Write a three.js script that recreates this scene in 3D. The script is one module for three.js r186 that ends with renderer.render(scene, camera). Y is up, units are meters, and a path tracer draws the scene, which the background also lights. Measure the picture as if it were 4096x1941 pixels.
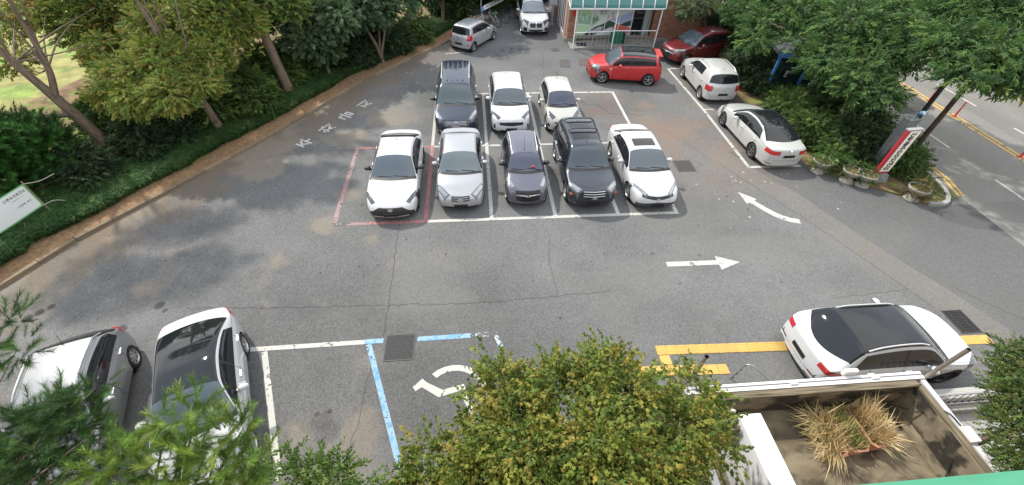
import * as THREE from 'three';
import { mergeGeometries } from 'three/addons/utils/BufferGeometryUtils.js';
import { RoundedBoxGeometry } from 'three/addons/geometries/RoundedBoxGeometry.js';

// ---------------------------------------------------------------- camera, sky, sun, exposure
const scene = new THREE.Scene();
const camera = new THREE.PerspectiveCamera(60.4, 1024 / 485, 0.1, 400);
camera.position.set(5.287, 10.582, 11.479);
camera.rotation.set(-0.7997, -0.1086, 0.0384, 'YXZ');

const renderer = new THREE.WebGLRenderer({ antialias: true });
renderer.toneMapping = THREE.LinearToneMapping;
renderer.toneMappingExposure = 1.85;
renderer.shadowMap.enabled = true;

const rng = (seed) => () => { seed |= 0; seed = seed + 0x6D2B79F5 | 0; let t = Math.imul(seed ^ seed >>> 15, 1 | seed); t = t + Math.imul(t ^ t >>> 7, 61 | t) ^ t; return ((t ^ t >>> 14) >>> 0) / 4294967296; };
const hash2 = (x, y, s = 0) => { let h = Math.imul(x, 374761393) + Math.imul(y, 668265263) + Math.imul(s, 974711); h = Math.imul(h ^ h >>> 13, 1274126177); return ((h ^ h >>> 16) >>> 0) / 4294967296; };
const vnoise = (x, y, s = 0) => { const xi = Math.floor(x), yi = Math.floor(y); let u = x - xi, v = y - yi; u = u * u * (3 - 2 * u); v = v * v * (3 - 2 * v); const a = hash2(xi, yi, s), b = hash2(xi + 1, yi, s), c = hash2(xi, yi + 1, s), d = hash2(xi + 1, yi + 1, s); return a + (b - a) * u + (c - a + (a - b - c + d) * u) * v; };
const fbm = (x, y, o = 4, s = 0) => { let r = 0, a = .5, n = 0; for (let i = 0; i < o; i++) { r += a * vnoise(x, y, s + i * 17); n += a; x = x * 2.03 + 11.3; y = y * 2.03 + 5.7; a *= .5; } return r / n; };
const clamp = (x, a = 0, b = 1) => Math.min(b, Math.max(a, x)), lerp = (a, b, t) => a + (b - a) * t, sstep = (a, b, x) => { x = clamp((x - a) / (b - a)); return x * x * (3 - 2 * x); };

{ // a bright, thin-cloud late-summer sky: pale at the rim, soft blue above, broken cloud
  const w = 512, h = 256, d = new Float32Array(w * h * 4);
  for (let j = 0; j < h; j++) for (let i = 0; i < w; i++) {
    const el = (j + .5) / h * Math.PI - Math.PI / 2, az = (i + .5) / w * Math.PI * 2, y = Math.sin(el), c = Math.cos(el);
    const up = clamp(y), k = Math.pow(1 - up, 2.2);
    let r = lerp(.52, .88, k), g = lerp(.59, .90, k), b = lerp(.70, .91, k);
    const q = 1 / (up + .25), n = fbm(c * Math.cos(az) * q * 1.7 + 40, c * Math.sin(az) * q * 1.7 + 40, 5, 3), cl = sstep(.46, .68, n) * .8;
    r = lerp(r, 1.05, cl); g = lerp(g, 1.03, cl); b = lerp(b, 1.01, cl);
    if (y < 0) { r = .30; g = .29; b = .27; }
    d.set([r, g, b, 1], (j * w + i) * 4);
  }
  const t = new THREE.DataTexture(d, w, h, THREE.RGBAFormat, THREE.FloatType);
  t.mapping = THREE.EquirectangularReflectionMapping; t.magFilter = t.minFilter = THREE.LinearFilter; t.needsUpdate = true;
  scene.background = t; scene.environment = t;
  scene.backgroundIntensity = scene.environmentIntensity = 1.15;
}
const sun = new THREE.DirectionalLight(new THREE.Color(1, .94, .84), 2.55);
sun.position.set(5 - 24, 40, -5 - 29); sun.target.position.set(5, 0, -5);
sun.shadow.radius = 3; sun.shadow.mapSize.set(4096, 4096);
Object.assign(sun.shadow.camera, { left: -45, right: 45, top: 45, bottom: -45, near: 1, far: 130 });
scene.add(sun, sun.target);

// ---------------------------------------------------------------- helpers
const names = new Map();
const numbered = (n) => { const k = names.get(n) ?? 0; names.set(n, k + 1); return k ? n + '_' + String(k).padStart(3, '0') : n; };
const V3 = (x, y, z) => new THREE.Vector3(x, y, z);
function tag(o, label, category, group) { o.userData.label = label; o.userData.category = category; if (group) o.userData.group = group; return o; }
function thing(name, label, category, [x, y, z] = [0, 0, 0], turn = 0, group) {
  const o = new THREE.Group(); o.name = numbered(name); o.position.set(x, y, z); o.rotation.y = turn; scene.add(o); return tag(o, label, category, group);
}
function part(parent, name, geo, mat, label) { const m = new THREE.Mesh(Array.isArray(geo) ? merge(geo) : geo, mat); m.name = name; if (label) m.userData.label = label; parent.add(m); return m; }
function solo(name, geo, mat, label, category, group) { const m = new THREE.Mesh(Array.isArray(geo) ? merge(geo) : geo, mat); m.name = numbered(name); scene.add(m); return tag(m, label, category, group); }
function struct(name, geo, mat) { const m = new THREE.Mesh(Array.isArray(geo) ? merge(geo) : geo, mat); m.name = numbered(name); m.userData.kind = 'structure'; scene.add(m); return m; }
function merge(list) { return mergeGeometries(list.map((g) => { const q = g.index ? g.toNonIndexed() : g.clone(); for (const k of Object.keys(q.attributes)) if (!['position', 'normal', 'uv'].includes(k)) q.deleteAttribute(k); if (!q.attributes.normal) q.computeVertexNormals(); if (!q.attributes.uv) q.setAttribute('uv', new THREE.BufferAttribute(new Float32Array(q.attributes.position.count * 2), 2)); return q; })); }
const box = (w, h, d, x = 0, y = 0, z = 0, ry = 0) => { const g = new THREE.BoxGeometry(w, h, d); if (ry) g.rotateY(ry); return g.translate(x, y, z); };
const rbox = (w, h, d, r, x = 0, y = 0, z = 0) => new RoundedBoxGeometry(w, h, d, 2, r).translate(x, y, z);
function bar(a, b, r, n = 8) { const A = V3(...a), B = V3(...b), L = A.distanceTo(B), g = new THREE.CylinderGeometry(r, r, L, n); g.translate(0, L / 2, 0); g.applyQuaternion(new THREE.Quaternion().setFromUnitVectors(V3(0, 1, 0), B.clone().sub(A).normalize())); return g.translate(A.x, A.y, A.z); }
function beam(a, b, w, h) { const A = V3(...a), B = V3(...b), L = A.distanceTo(B), g = new THREE.BoxGeometry(w, h, L); const m = new THREE.Matrix4().lookAt(B, A, V3(0, 1, 0)); g.applyMatrix4(m); const c = A.add(B).multiplyScalar(.5); return g.translate(c.x, c.y, c.z); }
const tube = (pts, r, n = 24, s = 7, closed = false) => new THREE.TubeGeometry(new THREE.CatmullRomCurve3(pts.map((p) => V3(...p)), closed), n, r, s, closed);
function taper(pts, radii, seg = 10, sides = 9, seed = 1) { // tapered, slightly knobbly tube
  const c = new THREE.CatmullRomCurve3(pts.map((p) => V3(...p))), n = seg, fr = c.computeFrenetFrames(n, false), pos = [], uv = [], idx = [];
  for (let i = 0; i <= n; i++) { const t = i / n, p = c.getPoint(t), k = t * (radii.length - 1), a = Math.floor(Math.min(k, radii.length - 2)), r = lerp(radii[a], radii[a + 1], k - a);
    for (let j = 0; j <= sides; j++) { const an = j / sides * Math.PI * 2, rr = r * (1 + .16 * (vnoise(j % sides * 1.7 + seed, i * .8 + seed * 3) - .5)); const q = p.clone().addScaledVector(fr.normals[i], Math.cos(an) * rr).addScaledVector(fr.binormals[i], Math.sin(an) * rr); pos.push(q.x, q.y, q.z); uv.push(j / sides * 6.28 * r * 2, t * c.getLength()); } }
  for (let i = 0; i < n; i++) for (let j = 0; j < sides; j++) { const a = i * (sides + 1) + j, b = a + sides + 1; idx.push(a, b, a + 1, b, b + 1, a + 1); }
  const g = new THREE.BufferGeometry(); g.setAttribute('position', new THREE.Float32BufferAttribute(pos, 3)); g.setAttribute('uv', new THREE.Float32BufferAttribute(uv, 2)); g.setIndex(idx); g.computeVertexNormals(); return g;
}
function sheet(pts, y, uvf = (x, z) => [x, z]) { // a flat polygon [x,z]... facing up
  const s = new THREE.Shape(pts.map(([x, z]) => new THREE.Vector2(x, -z))), g = new THREE.ShapeGeometry(s); g.rotateX(-Math.PI / 2); g.translate(0, y, 0);
  const p = g.attributes.position, uv = []; for (let i = 0; i < p.count; i++) uv.push(...uvf(p.getX(i), p.getZ(i))); g.setAttribute('uv', new THREE.Float32BufferAttribute(uv, 2)); return g;
}
function slab(pts, y0, y1, bevel = 0) { const s = new THREE.Shape(pts.map(([x, z]) => new THREE.Vector2(x, -z))), g = new THREE.ExtrudeGeometry(s, { depth: y1 - y0 - bevel, bevelEnabled: bevel > 0, bevelSize: bevel, bevelThickness: bevel, bevelOffset: -bevel, bevelSegments: 1, curveSegments: 6 }); g.rotateX(-Math.PI / 2); return g.translate(0, y0, 0); }
const rgb = (r, g, b) => new THREE.Color().setRGB(r, g, b);
const M = (color, roughness = .8, extra = {}) => new THREE.MeshStandardMaterial({ color: Array.isArray(color) ? rgb(...color) : new THREE.Color(color), roughness, ...extra });
function canvasTex(w, h, draw, repeat) { const c = document.createElement('canvas'); c.width = w; c.height = h; draw(c.getContext('2d'), w, h); const t = new THREE.CanvasTexture(c); t.colorSpace = THREE.SRGBColorSpace; t.magFilter = THREE.LinearFilter; t.wrapS = t.wrapT = THREE.RepeatWrapping; if (repeat) t.repeat.set(...repeat); return t; }
function pixTex(w, h, f, srgb = true, wrap = true) { const d = new Uint8Array(w * h * 4); for (let j = 0; j < h; j++) for (let i = 0; i < w; i++) { const c = f(i / w, j / h, i, j); const o = (j * w + i) * 4; d[o] = clamp(c[0], 0, 255); d[o + 1] = clamp(c[1], 0, 255); d[o + 2] = clamp(c[2], 0, 255); d[o + 3] = 255; } const t = new THREE.DataTexture(d, w, h, THREE.RGBAFormat); if (srgb) t.colorSpace = THREE.SRGBColorSpace; t.magFilter = THREE.LinearFilter; t.minFilter = THREE.LinearFilter; if (wrap) t.wrapS = t.wrapT = THREE.RepeatWrapping; t.needsUpdate = true; return t; }
// mottled surface colour: base sRGB triple, coarse + fine variation
const mottle = (c, amp = 22, fine = 14, seed = 1, sc = 8) => pixTex(256, 256, (u, v, i, j) => { const a = (fbm(u * sc, v * sc, 4, seed) - .5) * 2 * amp + (hash2(i, j, seed) - .5) * 2 * fine; return [c[0] + a, c[1] + a, c[2] + a * .95]; });
const grainBump = pixTex(256, 256, (u, v, i, j) => { const a = 128 + (hash2(i, j, 7) - .5) * 160 + (fbm(u * 40, v * 40, 2, 9) - .5) * 120; return [a, a, a]; }, false);

// Hangul as strokes in a unit box, y down
const CONS = { 'ㄱ': [[[.1, .15], [.85, .15], [.8, .95]]], 'ㄴ': [[[.15, .05], [.15, .85], [.9, .85]]], 'ㄷ': [[[.9, .15], [.15, .15], [.15, .85], [.9, .85]]], 'ㅁ': [[[.12, .12], [.88, .12], [.88, .88], [.12, .88], [.12, .12]]], 'ㅂ': [[[.15, .05], [.15, .9], [.85, .9], [.85, .05]], [[.15, .48], [.85, .48]]], 'ㅅ': [[[.5, .08], [.45, .45], [.08, .92]], [[.48, .42], [.92, .92]]], 'ㅇ': [[[.5, .1], [.8, .22], [.92, .5], [.8, .78], [.5, .9], [.2, .78], [.08, .5], [.2, .22], [.5, .1]]], 'ㅈ': [[[.08, .12], [.92, .12]], [[.52, .12], [.42, .5], [.08, .92]], [[.47, .45], [.92, .92]]], 'ㅊ': [[[.38, .0], [.62, .0]], [[.08, .24], [.92, .24]], [[.52, .24], [.42, .58], [.08, .95]], [[.47, .54], [.92, .95]]], 'ㅌ': [[[.9, .1], [.15, .1], [.15, .9], [.9, .9]], [[.15, .5], [.85, .5]]], 'ㅎ': [[[.38, .0], [.62, .0]], [[.08, .24], [.92, .24]], [[.5, .42], [.78, .5], [.85, .68], [.7, .9], [.5, .95], [.3, .9], [.15, .68], [.22, .5], [.5, .42]]], 'ㅍ': [[[.08, .1], [.92, .1]], [[.3, .1], [.34, .9]], [[.7, .1], [.66, .9]], [[.05, .9], [.95, .9]]], 'ㄹ': [[[.12, .1], [.88, .1], [.88, .48], [.14, .48], [.14, .9], [.9, .9]]] };
const VOW = { 'ㅏ': [[[.35, 0], [.35, 1]], [[.35, .45], [.85, .45]]], 'ㅓ': [[[.7, 0], [.7, 1]], [[.7, .45], [.15, .45]]], 'ㅣ': [[[.5, 0], [.5, 1]]], 'ㅕ': [[[.7, 0], [.7, 1]], [[.7, .33], [.15, .33]], [[.7, .6], [.15, .6]]], 'ㅔ': [[[.45, 0], [.45, 1]], [[.9, 0], [.9, 1]], [[.45, .45], [.0, .45]]], 'ㅗ': [[[0, .85], [1, .85]], [[.5, .1], [.5, .85]]], 'ㅜ': [[[0, .2], [1, .2]], [[.5, .2], [.5, 1]]], 'ㅡ': [[[0, .5], [1, .5]]] };
const IN = 'ㄱ,ㄲ,ㄴ,ㄷ,ㄸ,ㄹ,ㅁ,ㅂ,ㅃ,ㅅ,ㅆ,ㅇ,ㅈ,ㅉ,ㅊ,ㅋ,ㅌ,ㅍ,ㅎ'.split(','), VO = 'ㅏ,ㅐ,ㅑ,ㅒ,ㅓ,ㅔ,ㅕ,ㅖ,ㅗ,ㅘ,ㅙ,ㅚ,ㅛ,ㅜ,ㅝ,ㅞ,ㅟ,ㅠ,ㅡ,ㅢ,ㅣ'.split(','), FI = ',ㄱ,ㄲ,ㄳ,ㄴ,ㄵ,ㄶ,ㄷ,ㄹ,ㄺ,ㄻ,ㄼ,ㄽ,ㄾ,ㄿ,ㅀ,ㅁ,ㅂ,ㅄ,ㅅ,ㅆ,ㅇ,ㅈ,ㅊ,ㅋ,ㅌ,ㅍ,ㅎ'.split(',');
function hangul(ch) { // list of polylines in the unit box
  const c = ch.charCodeAt(0) - 0xAC00; if (c < 0) return []; const i = IN[Math.floor(c / 588)], v = VO[Math.floor(c % 588 / 28)], f = FI[c % 28], out = [];
  const put = (polys, x, y, w, h) => polys?.forEach((p) => out.push(p.map(([a, b]) => [x + a * w, y + b * h])));
  const hor = 'ㅗㅜㅡ'.includes(v), H = f ? .6 : 1;
  if (hor) { put(CONS[i], .12, .02, .76, H * .5); put(VOW[v], .02, H * .56, .96, H * .4); } else { put(CONS[i], .02, .04 * H, .56, H * .86); put(VOW[v], .62, 0, .36, H); }
  if (f) put(CONS[f], .14, .66, .74, .33); return out;
}
function drawHangul(ctx, text, x, y, size, lw, dx, dy) { ctx.lineWidth = lw; ctx.lineCap = 'square'; ctx.lineJoin = 'miter'; [...text].forEach((ch, k) => { for (const p of hangul(ch)) { ctx.beginPath(); p.forEach(([a, b], n) => ctx[n ? 'lineTo' : 'moveTo'](x + k * dx + a * size, y + k * dy + b * size)); ctx.stroke(); } }); }
const carPaint = (c, metal = 0, rough = .45) => new THREE.MeshPhysicalMaterial({ color: rgb(...c), roughness: rough, metalness: metal, clearcoat: 1, clearcoatRoughness: .04 });
const glassDark = new THREE.MeshPhysicalMaterial({ color: rgb(.012, .014, .016), roughness: .03 });
const glassWind = new THREE.MeshPhysicalMaterial({ color: rgb(.075, .095, .112), roughness: .04 });
const trim = M([.014, .014, .015], .45), rubber = M([.018, .018, .018], .85), chrome = M([.72, .73, .75], .15, { metalness: 1 }), alloy = M([.5, .5, .51], .35, { metalness: .8 }), alloyDark = M([.06, .06, .065], .4, { metalness: .6 }), lampClear = new THREE.MeshPhysicalMaterial({ color: rgb(.3, .32, .34), roughness: .14, metalness: .6, clearcoat: 1, clearcoatRoughness: .02 }), lampDark = new THREE.MeshPhysicalMaterial({ color: rgb(.05, .052, .058), roughness: .15, clearcoat: 1, clearcoatRoughness: .02 }), lampRed = new THREE.MeshPhysicalMaterial({ color: rgb(.42, .015, .02), roughness: .2, clearcoat: 1, clearcoatRoughness: .03 }), plateMat = M([.008, .008, .008], .6), grilleMat = M([.02, .02, .022], .5);
// ---------------------------------------------------------------- ground, lot, road
const KERB = [[-15.5, 14], [-11.4, 6.4], [-9.43, 2.41], [-8.43, .37], [-6.42, -2.46], [-4.46, -5.33], [-.82, -11.5], [3.91, -17.52], [5.1, -19.6], [5.6, -22], [5.6, -34]];
function distKerb(x, z) { let b = 1e9; for (let i = 1; i < 9; i++) { const [ax, az] = KERB[i], [bx, bz] = KERB[i + 1], dx = bx - ax, dz = bz - az, t = clamp(((x - ax) * dx + (z - az) * dz) / (dx * dx + dz * dz)), ex = x - ax - dx * t, ez = z - az - dz * t; b = Math.min(b, Math.hypot(ex, ez)); } return b; }
const LX0 = -14, LX1 = 26, LZ0 = -28, LZ1 = 12;
const lotTex = canvasTex(2048, 2048, (ctx, W, H) => {
  const im = ctx.createImageData(W, H), d = im.data;
  const seam = (z) => z < -.79 ? lerp(15.98, 17.14, (z + 3.08) / 2.29) : lerp(17.14, 19.69, (z + .79) / 5.8);
  for (let j = 0; j < H; j++) for (let i = 0; i < W; i++) {
    const x = lerp(LX0, LX1, i / W), z = lerp(LZ0, LZ1, j / H);
    const big = fbm(x * .22 + 9, z * .22 + 4, 3, 11), mid = fbm(x * 1.1, z * 1.1, 3, 23), fin = hash2(i, j, 5);
    let v = 114 + (big - .5) * 34 + (mid - .5) * 16 + (fin - .5) * 34 + (hash2(i >> 1, j >> 1, 8) - .5) * 14, r = v + 1, g = v, b = v - 2;
    const mix = (R, G, B, k) => { r = lerp(r, R + (fin - .5) * 22, k); g = lerp(g, G + (fin - .5) * 22, k); b = lerp(b, B + (fin - .5) * 22, k); };
    // blown soil beside the planted bank, sun dapples painted as paler blotches on the west half
    if (x < 8) { const dk = distKerb(x, z); mix(134, 113, 90, clamp(.9 - dk * .42 + (fbm(x * 1.3, z * 1.3, 4, 31) - .5) * 1.2) * .8);
      const p = sstep(.54, .70, fbm(x * .55 + 3, z * .55 + 8, 5, 41)) * sstep(5, 1, x) * sstep(-13, -7, z); mix(152, 139, 122, p * .7); }
    // lighter worn wheel lane across the middle
    mix(132, 129, 123, sstep(.42, .75, fbm(x * .3 + 1, z * .6, 4, 55)) * .55 * sstep(-1, 5, x));
    // reddish silt in the aisle between the bays and the east cars
    { const e = sstep(11.5, 14.5, x) * sstep(20.5, 17.5, x) * sstep(-14, -10.5, z) * sstep(0, -4, z); mix(140, 118, 101, e * sstep(.35, .7, fbm(x * .5 + 7, z * .5, 4, 61)) * .8); }
    // the empty bay is stained the same way
    { const e = sstep(10.4, 11.2, x) * sstep(13.2, 12.2, x) * sstep(-10.2, -9.4, z) * sstep(-5.4, -6.4, z); mix(122, 100, 88, e * .6 * sstep(.3, .7, fbm(x * .9, z * .9, 3, 63))); }
    // east of the paving seam: older tan strip, then the darker entrance apron
    if (z > -4 && x > 14) { const s = seam(z) + (mid - .5) * .1, e = x - s; if (e > 0) { const w = 1.15 + (big - .5) * .5; if (e < w) mix(133, 124, 112, .42); else mix(102, 101, 99, .55 + (mid - .5) * .6); } }
    if (z < -4 && x > 19.2) mix(100, 80, 64, .6);
    // smooth newer asphalt behind the bays
    if (z < -12.5) mix(102, 102, 104, sstep(-12.5, -14, z) * .4);
    // two scarred patches near the bicycle shelter
    for (const [px, pz, a, q] of [[8.1, -15.9, .95, .62], [7.0, -14.9, .7, .42]]) { const rr = Math.hypot((x - px) / a, (z - pz) / q) + (fbm(x * 3.1, z * 3.1, 4, 66) - .5) * 1.5; mix(78, 78, 79, sstep(1.1, .8, rr) * sstep(.38, .6, fbm(x * 4 + 2, z * 4, 3, 67)) * .75); }
    const o = (j * W + i) * 4; d[o] = clamp(r * .845, 0, 255); d[o + 1] = clamp(g * .853, 0, 255); d[o + 2] = clamp(b * .865, 0, 255); d[o + 3] = 255;
  }
  ctx.putImageData(im, 0, 0);
  const X = (x) => (x - LX0) / (LX1 - LX0) * W, Z = (z) => (z - LZ0) / (LZ1 - LZ0) * H, R = rng(77);
  const crack = (pts, w, a) => { ctx.strokeStyle = `rgba(30,28,27,${a * .75})`; ctx.lineWidth = w; ctx.beginPath(); for (let k = 0; k < pts.length - 1; k++) { const [ax, az] = pts[k], [bx, bz] = pts[k + 1], n = Math.max(3, Math.hypot(bx - ax, bz - az) * 7 | 0); for (let q = 0; q <= n; q++) { const t = q / n, jx = (R() - .5) * .07, jz = (R() - .5) * .07; ctx[k + q ? 'lineTo' : 'moveTo'](X(lerp(ax, bx, t) + jx), Z(lerp(az, bz, t) + jz)); } } ctx.stroke(); };
  crack([[2.33, .05], [2.38, 1.78], [2.42, 3.74], [2.39, 4.75]], 1.1, .7); crack([[2.2, 5.7], [2.1, 7.2], [1.9, 8.6]], 1, .6);
  crack([[-3.6, 3.45], [-1.34, 3.58], [2.4, 3.72], [5.5, 3.8], [7.6, 3.68], [9.4, 3.6]], 1.1, .7); crack([[7.76, .95], [7.6, 2.2], [7.63, 3.65]], 1, .5);
  crack([[10.7, -9.6], [11.1, -8.7], [11.8, -8.5], [12.1, -7.7], [12.9, -7.6], [13.8, -7.4]], 1.6, .8); crack([[11, -8.7], [10.9, -9.9]], 1.1, .6);
  crack([[15.98, -3.08], [17.14, -.79], [18.13, 1.35], [19.6, 4.9]], 1.2, .65); crack([[14.2, -6.4], [15.98, -3.08]], 1, .5); crack([[15.6, -5.2], [17.1, -5]], 1, .45);
  crack([[20.9, 4.1], [21.4, 4.7], [22.1, 5.5], [23.3, 7]], 1.2, .6); crack([[19.4, -1.2], [21.5, .9], [24, 3.2]], 1, .4); crack([[16.4, 4.3], [18.4, 4.2], [19.3, 4.1]], 1, .5);
  crack([[9.6, -15.6], [9.7, -14.6], [9.4, -13.6], [9.5, -12.9]], 1.2, .6); crack([[-4, -4.3], [-1.8, -4.9], [-.4, -4.8]], .9, .5); crack([[16.5, -9.4], [16.9, -8.7], [16.6, -8]], 1.1, .6); crack([[1.8, 5.9], [1.3, 7.6]], .8, .35);
  const blot = (x, z, r, a, c = '32,30,29') => { const g = ctx.createRadialGradient(X(x), Z(z), 0, X(x), Z(z), r * W / 40); g.addColorStop(0, `rgba(${c},${a})`); g.addColorStop(.7, `rgba(${c},${a * .8})`); g.addColorStop(1, `rgba(${c},0)`); ctx.fillStyle = g; ctx.fillRect(X(x) - r * 60, Z(z) - r * 60, r * 120, r * 120); };
  for (const [x, z, r, a] of [[-7.9, 3.55, .16, .7], [-7.7, 3.35, .14, .7], [-7.5, 3.15, .12, .6], [-5.05, 4.1, .17, .6], [-5.3, 4.35, .12, .5], [-4.4, 3.3, .17, .6], [-4.15, 3.5, .1, .5], [1.35, 7.95, .13, .75], [1.35, 6.9, .07, .6], [1.2, 7.1, .3, .16], [1.4, 7.4, .35, .16], [.9, 7.2, .25, .14], [1.05, 6.95, .08, .4], [7.6, 4.5, .05, .7], [4.2, -1, .2, .4]]) blot(x, z, r, a);
  for (let k = 0; k < 150; k++) blot(-8 + R() * 26, 1.6 + (R() + R() - 1) * 2.4 + (R() < .2 ? -3 : 0), .02 + R() * R() * .05, .25 + R() * .4);
  for (let k = 0; k < 26; k++) blot(14 + R() * 6, -2.5 + R() * 3.5, .02 + R() * .05, .7, '188,180,166');
  for (let k = 0; k < 14; k++) blot(1 + R() * 3, -14 + R() * 3, .02 + R() * .06, .5, '186,184,180');
  for (let k = 0; k < 26; k++) blot(.4 + R() * 12.4, -.3 - R() * 4.4, .12 + R() * .25, .13);
  // new-asphalt fillet round the end of the island
  ctx.fillStyle = 'rgba(70,70,70,.55)'; ctx.beginPath(); [[23.2, .3], [23.3, .95], [24.1, 1.5], [25.2, 1.7], [26, 1.6], [26, .2], [24.6, .1]].forEach(([x, z], k) => ctx[k ? 'lineTo' : 'moveTo'](X(x), Z(z))); ctx.fill();
});
lotTex.flipY = false; lotTex.wrapS = lotTex.wrapT = THREE.ClampToEdgeWrapping;
const grainBig = grainBump.clone(); grainBig.repeat.set(60, 60); grainBig.needsUpdate = true;
const lotMat = new THREE.MeshStandardMaterial({ map: lotTex, roughness: .93, bumpMap: grainBig, bumpScale: .004 });
struct('parking_lot', sheet([[LX0, LZ0], [25.2, LZ0], [25.2, LZ1], [LX0, LZ1]], 0, (x, z) => [(x - LX0) / (LX1 - LX0), (z - LZ0) / (LZ1 - LZ0)]), lotMat);

const roadTex = pixTex(1024, 1024, (u, v, i, j) => { const x = u * 16, z = v * 16, tr = .5 + .5 * Math.cos((x / 2.6) * 6.28 / 1.0); const a = (fbm(x * .35, z * .12, 4, 71) - .5) * 34 + (hash2(i, j, 72) - .5) * 26 + (hash2(i >> 1, j >> 1, 73) - .5) * 12; return [118 + a, 116 + a, 110 + a * .96]; });
const roadMat = new THREE.MeshStandardMaterial({ map: roadTex, roughness: .92, bumpMap: grainBig, bumpScale: .003 });
struct('road', sheet([[25.2, -60], [36.6, -60], [36.6, 40], [25.2, 40]], -.004, (x, z) => [x / 16, z / 16]), roadMat);
const soilTex = pixTex(512, 512, (u, v, i, j) => { const a = (fbm(u * 14, v * 14, 5, 81) - .5) * 70 + (hash2(i, j, 82) - .5) * 40, g = sstep(.48, .62, fbm(u * 7, v * 7, 4, 85)); return [lerp(112, 108, g) + a, lerp(92, 116, g) + a, lerp(66, 58, g) + a * .8]; });
const soilMat = new THREE.MeshStandardMaterial({ map: soilTex, roughness: 1 });
const lawnTex = pixTex(512, 512, (u, v, i, j) => { const a = (fbm(u * 20, v * 20, 4, 91) - .5) * 60 + (hash2(i, j, 92) - .5) * 44, g = sstep(.42, .62, fbm(u * 5, v * 5, 4, 95)); return [lerp(138, 116, g) + a, lerp(134, 136, g) + a, lerp(82, 66, g) + a * .6]; });
const lawnMat = new THREE.MeshStandardMaterial({ map: lawnTex, roughness: 1 });
struct('terrain', new THREE.PlaneGeometry(320, 320).rotateX(-Math.PI / 2).translate(0, -.05, 0), soilMat).material.map.repeat.set(1, 1);
{ const g = scene.getObjectByName('terrain').geometry, uv = g.attributes.uv; for (let i = 0; i < uv.count; i++) uv.setXY(i, uv.getX(i) * 60, uv.getY(i) * 60); }
// planted bank west of the kerb, lawn beyond it
const inset = (p, q, w) => { const dx = q[0] - p[0], dz = q[1] - p[1], l = Math.hypot(dx, dz); return [dz / l * w, -dx / l * w]; }; // towards the bank (left of travel)
function offsetLine(line, w) { return line.map((p, i) => { const a = line[Math.max(0, i - 1)], b = line[Math.min(line.length - 1, i + 1)], o = inset(a, b, w); return [p[0] + o[0], p[1] + o[1]]; }); }
const kIn = offsetLine(KERB, .17);
struct('planted_bank', slab([...kIn, [-6, -34], [-13, -20], [-17, -8], [-22, 14]], -.04, .1), soilMat);
struct('park_lawn', slab([[-6.02, -34], [-13.02, -20], [-17.02, -8], [-22.02, 14], [-60, 14], [-60, -70], [-6.02, -70]], -.04, .09), lawnMat);
{ const uvScale = (n, k) => { const g = scene.getObjectByName(n).geometry, uv = g.attributes.uv; for (let i = 0; i < uv.count; i++) uv.setXY(i, uv.getX(i) * k, uv.getY(i) * k); }; uvScale('planted_bank', .22); uvScale('park_lawn', .1); }
// orange-brown pine litter and soil between the kerb and the ground cover
const dirtTex = pixTex(512, 512, (u, v, i, j) => { const a = (fbm(u * 30, v * 30, 4, 101) - .5) * 50 + (hash2(i, j, 102) - .5) * 54; return [130 + a, 103 + a * .9, 75 + a * .7]; });
{ const edge = []; const R = rng(5); const inn = offsetLine(KERB, .9); for (let i = 0; i < inn.length - 1; i++) { const n = Math.ceil(Math.hypot(inn[i + 1][0] - inn[i][0], inn[i + 1][1] - inn[i][1]) / .25); for (let k = 0; k < n; k++) { const t = k / n; edge.push([lerp(inn[i][0], inn[i + 1][0], t) + (R() - .5) * .3, lerp(inn[i][1], inn[i + 1][1], t) + (R() - .5) * .3]); } }
  struct('dirt_strip', sheet([...kIn, ...edge.reverse()], .106, (x, z) => [x * .35, z * .35]), new THREE.MeshStandardMaterial({ map: dirtTex, roughness: 1, bumpMap: grainBump, bumpScale: .01 })); }
const stoneTex = mottle([150, 134, 112], 26, 20, 111, 10), kerbMats = [0, 1, 2].map((k) => new THREE.MeshStandardMaterial({ map: stoneTex, color: rgb(...[[.68, .66, .63], [.8, .77, .73], [.58, .57, .55]][k]), roughness: .95 }));
function kerbRun(name, line, w, h, step, mats) { const g = new THREE.Group(); g.name = name; g.userData.kind = 'structure'; scene.add(g); const R = rng(line.length * 7 + 1); let k = 0;
  for (let i = 0; i < line.length - 1; i++) { const [ax, az] = line[i], [bx, bz] = line[i + 1], L = Math.hypot(bx - ax, bz - az), n = Math.max(1, Math.round(L / step)), o = inset(line[i], line[i + 1], w / 2), ry = Math.atan2(-(bz - az), bx - ax);
    for (let q = 0; q < n; q++) { const t = (q + .5) / n, m = part(g, 'kerb_stone' + (k ? '_' + String(k).padStart(3, '0') : ''), rbox(L / n - .012, h + .1, w, .012), mats[R() * mats.length | 0]); m.position.set(lerp(ax, bx, t) + o[0], h / 2 - .05 + (R() - .5) * .012, lerp(az, bz, t) + o[1]); m.rotation.y = ry + (R() - .5) * .012; k++; } } return g; }
kerbRun('west_kerb', KERB.slice(1, 10), .16, .12, 1, kerbMats);
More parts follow.
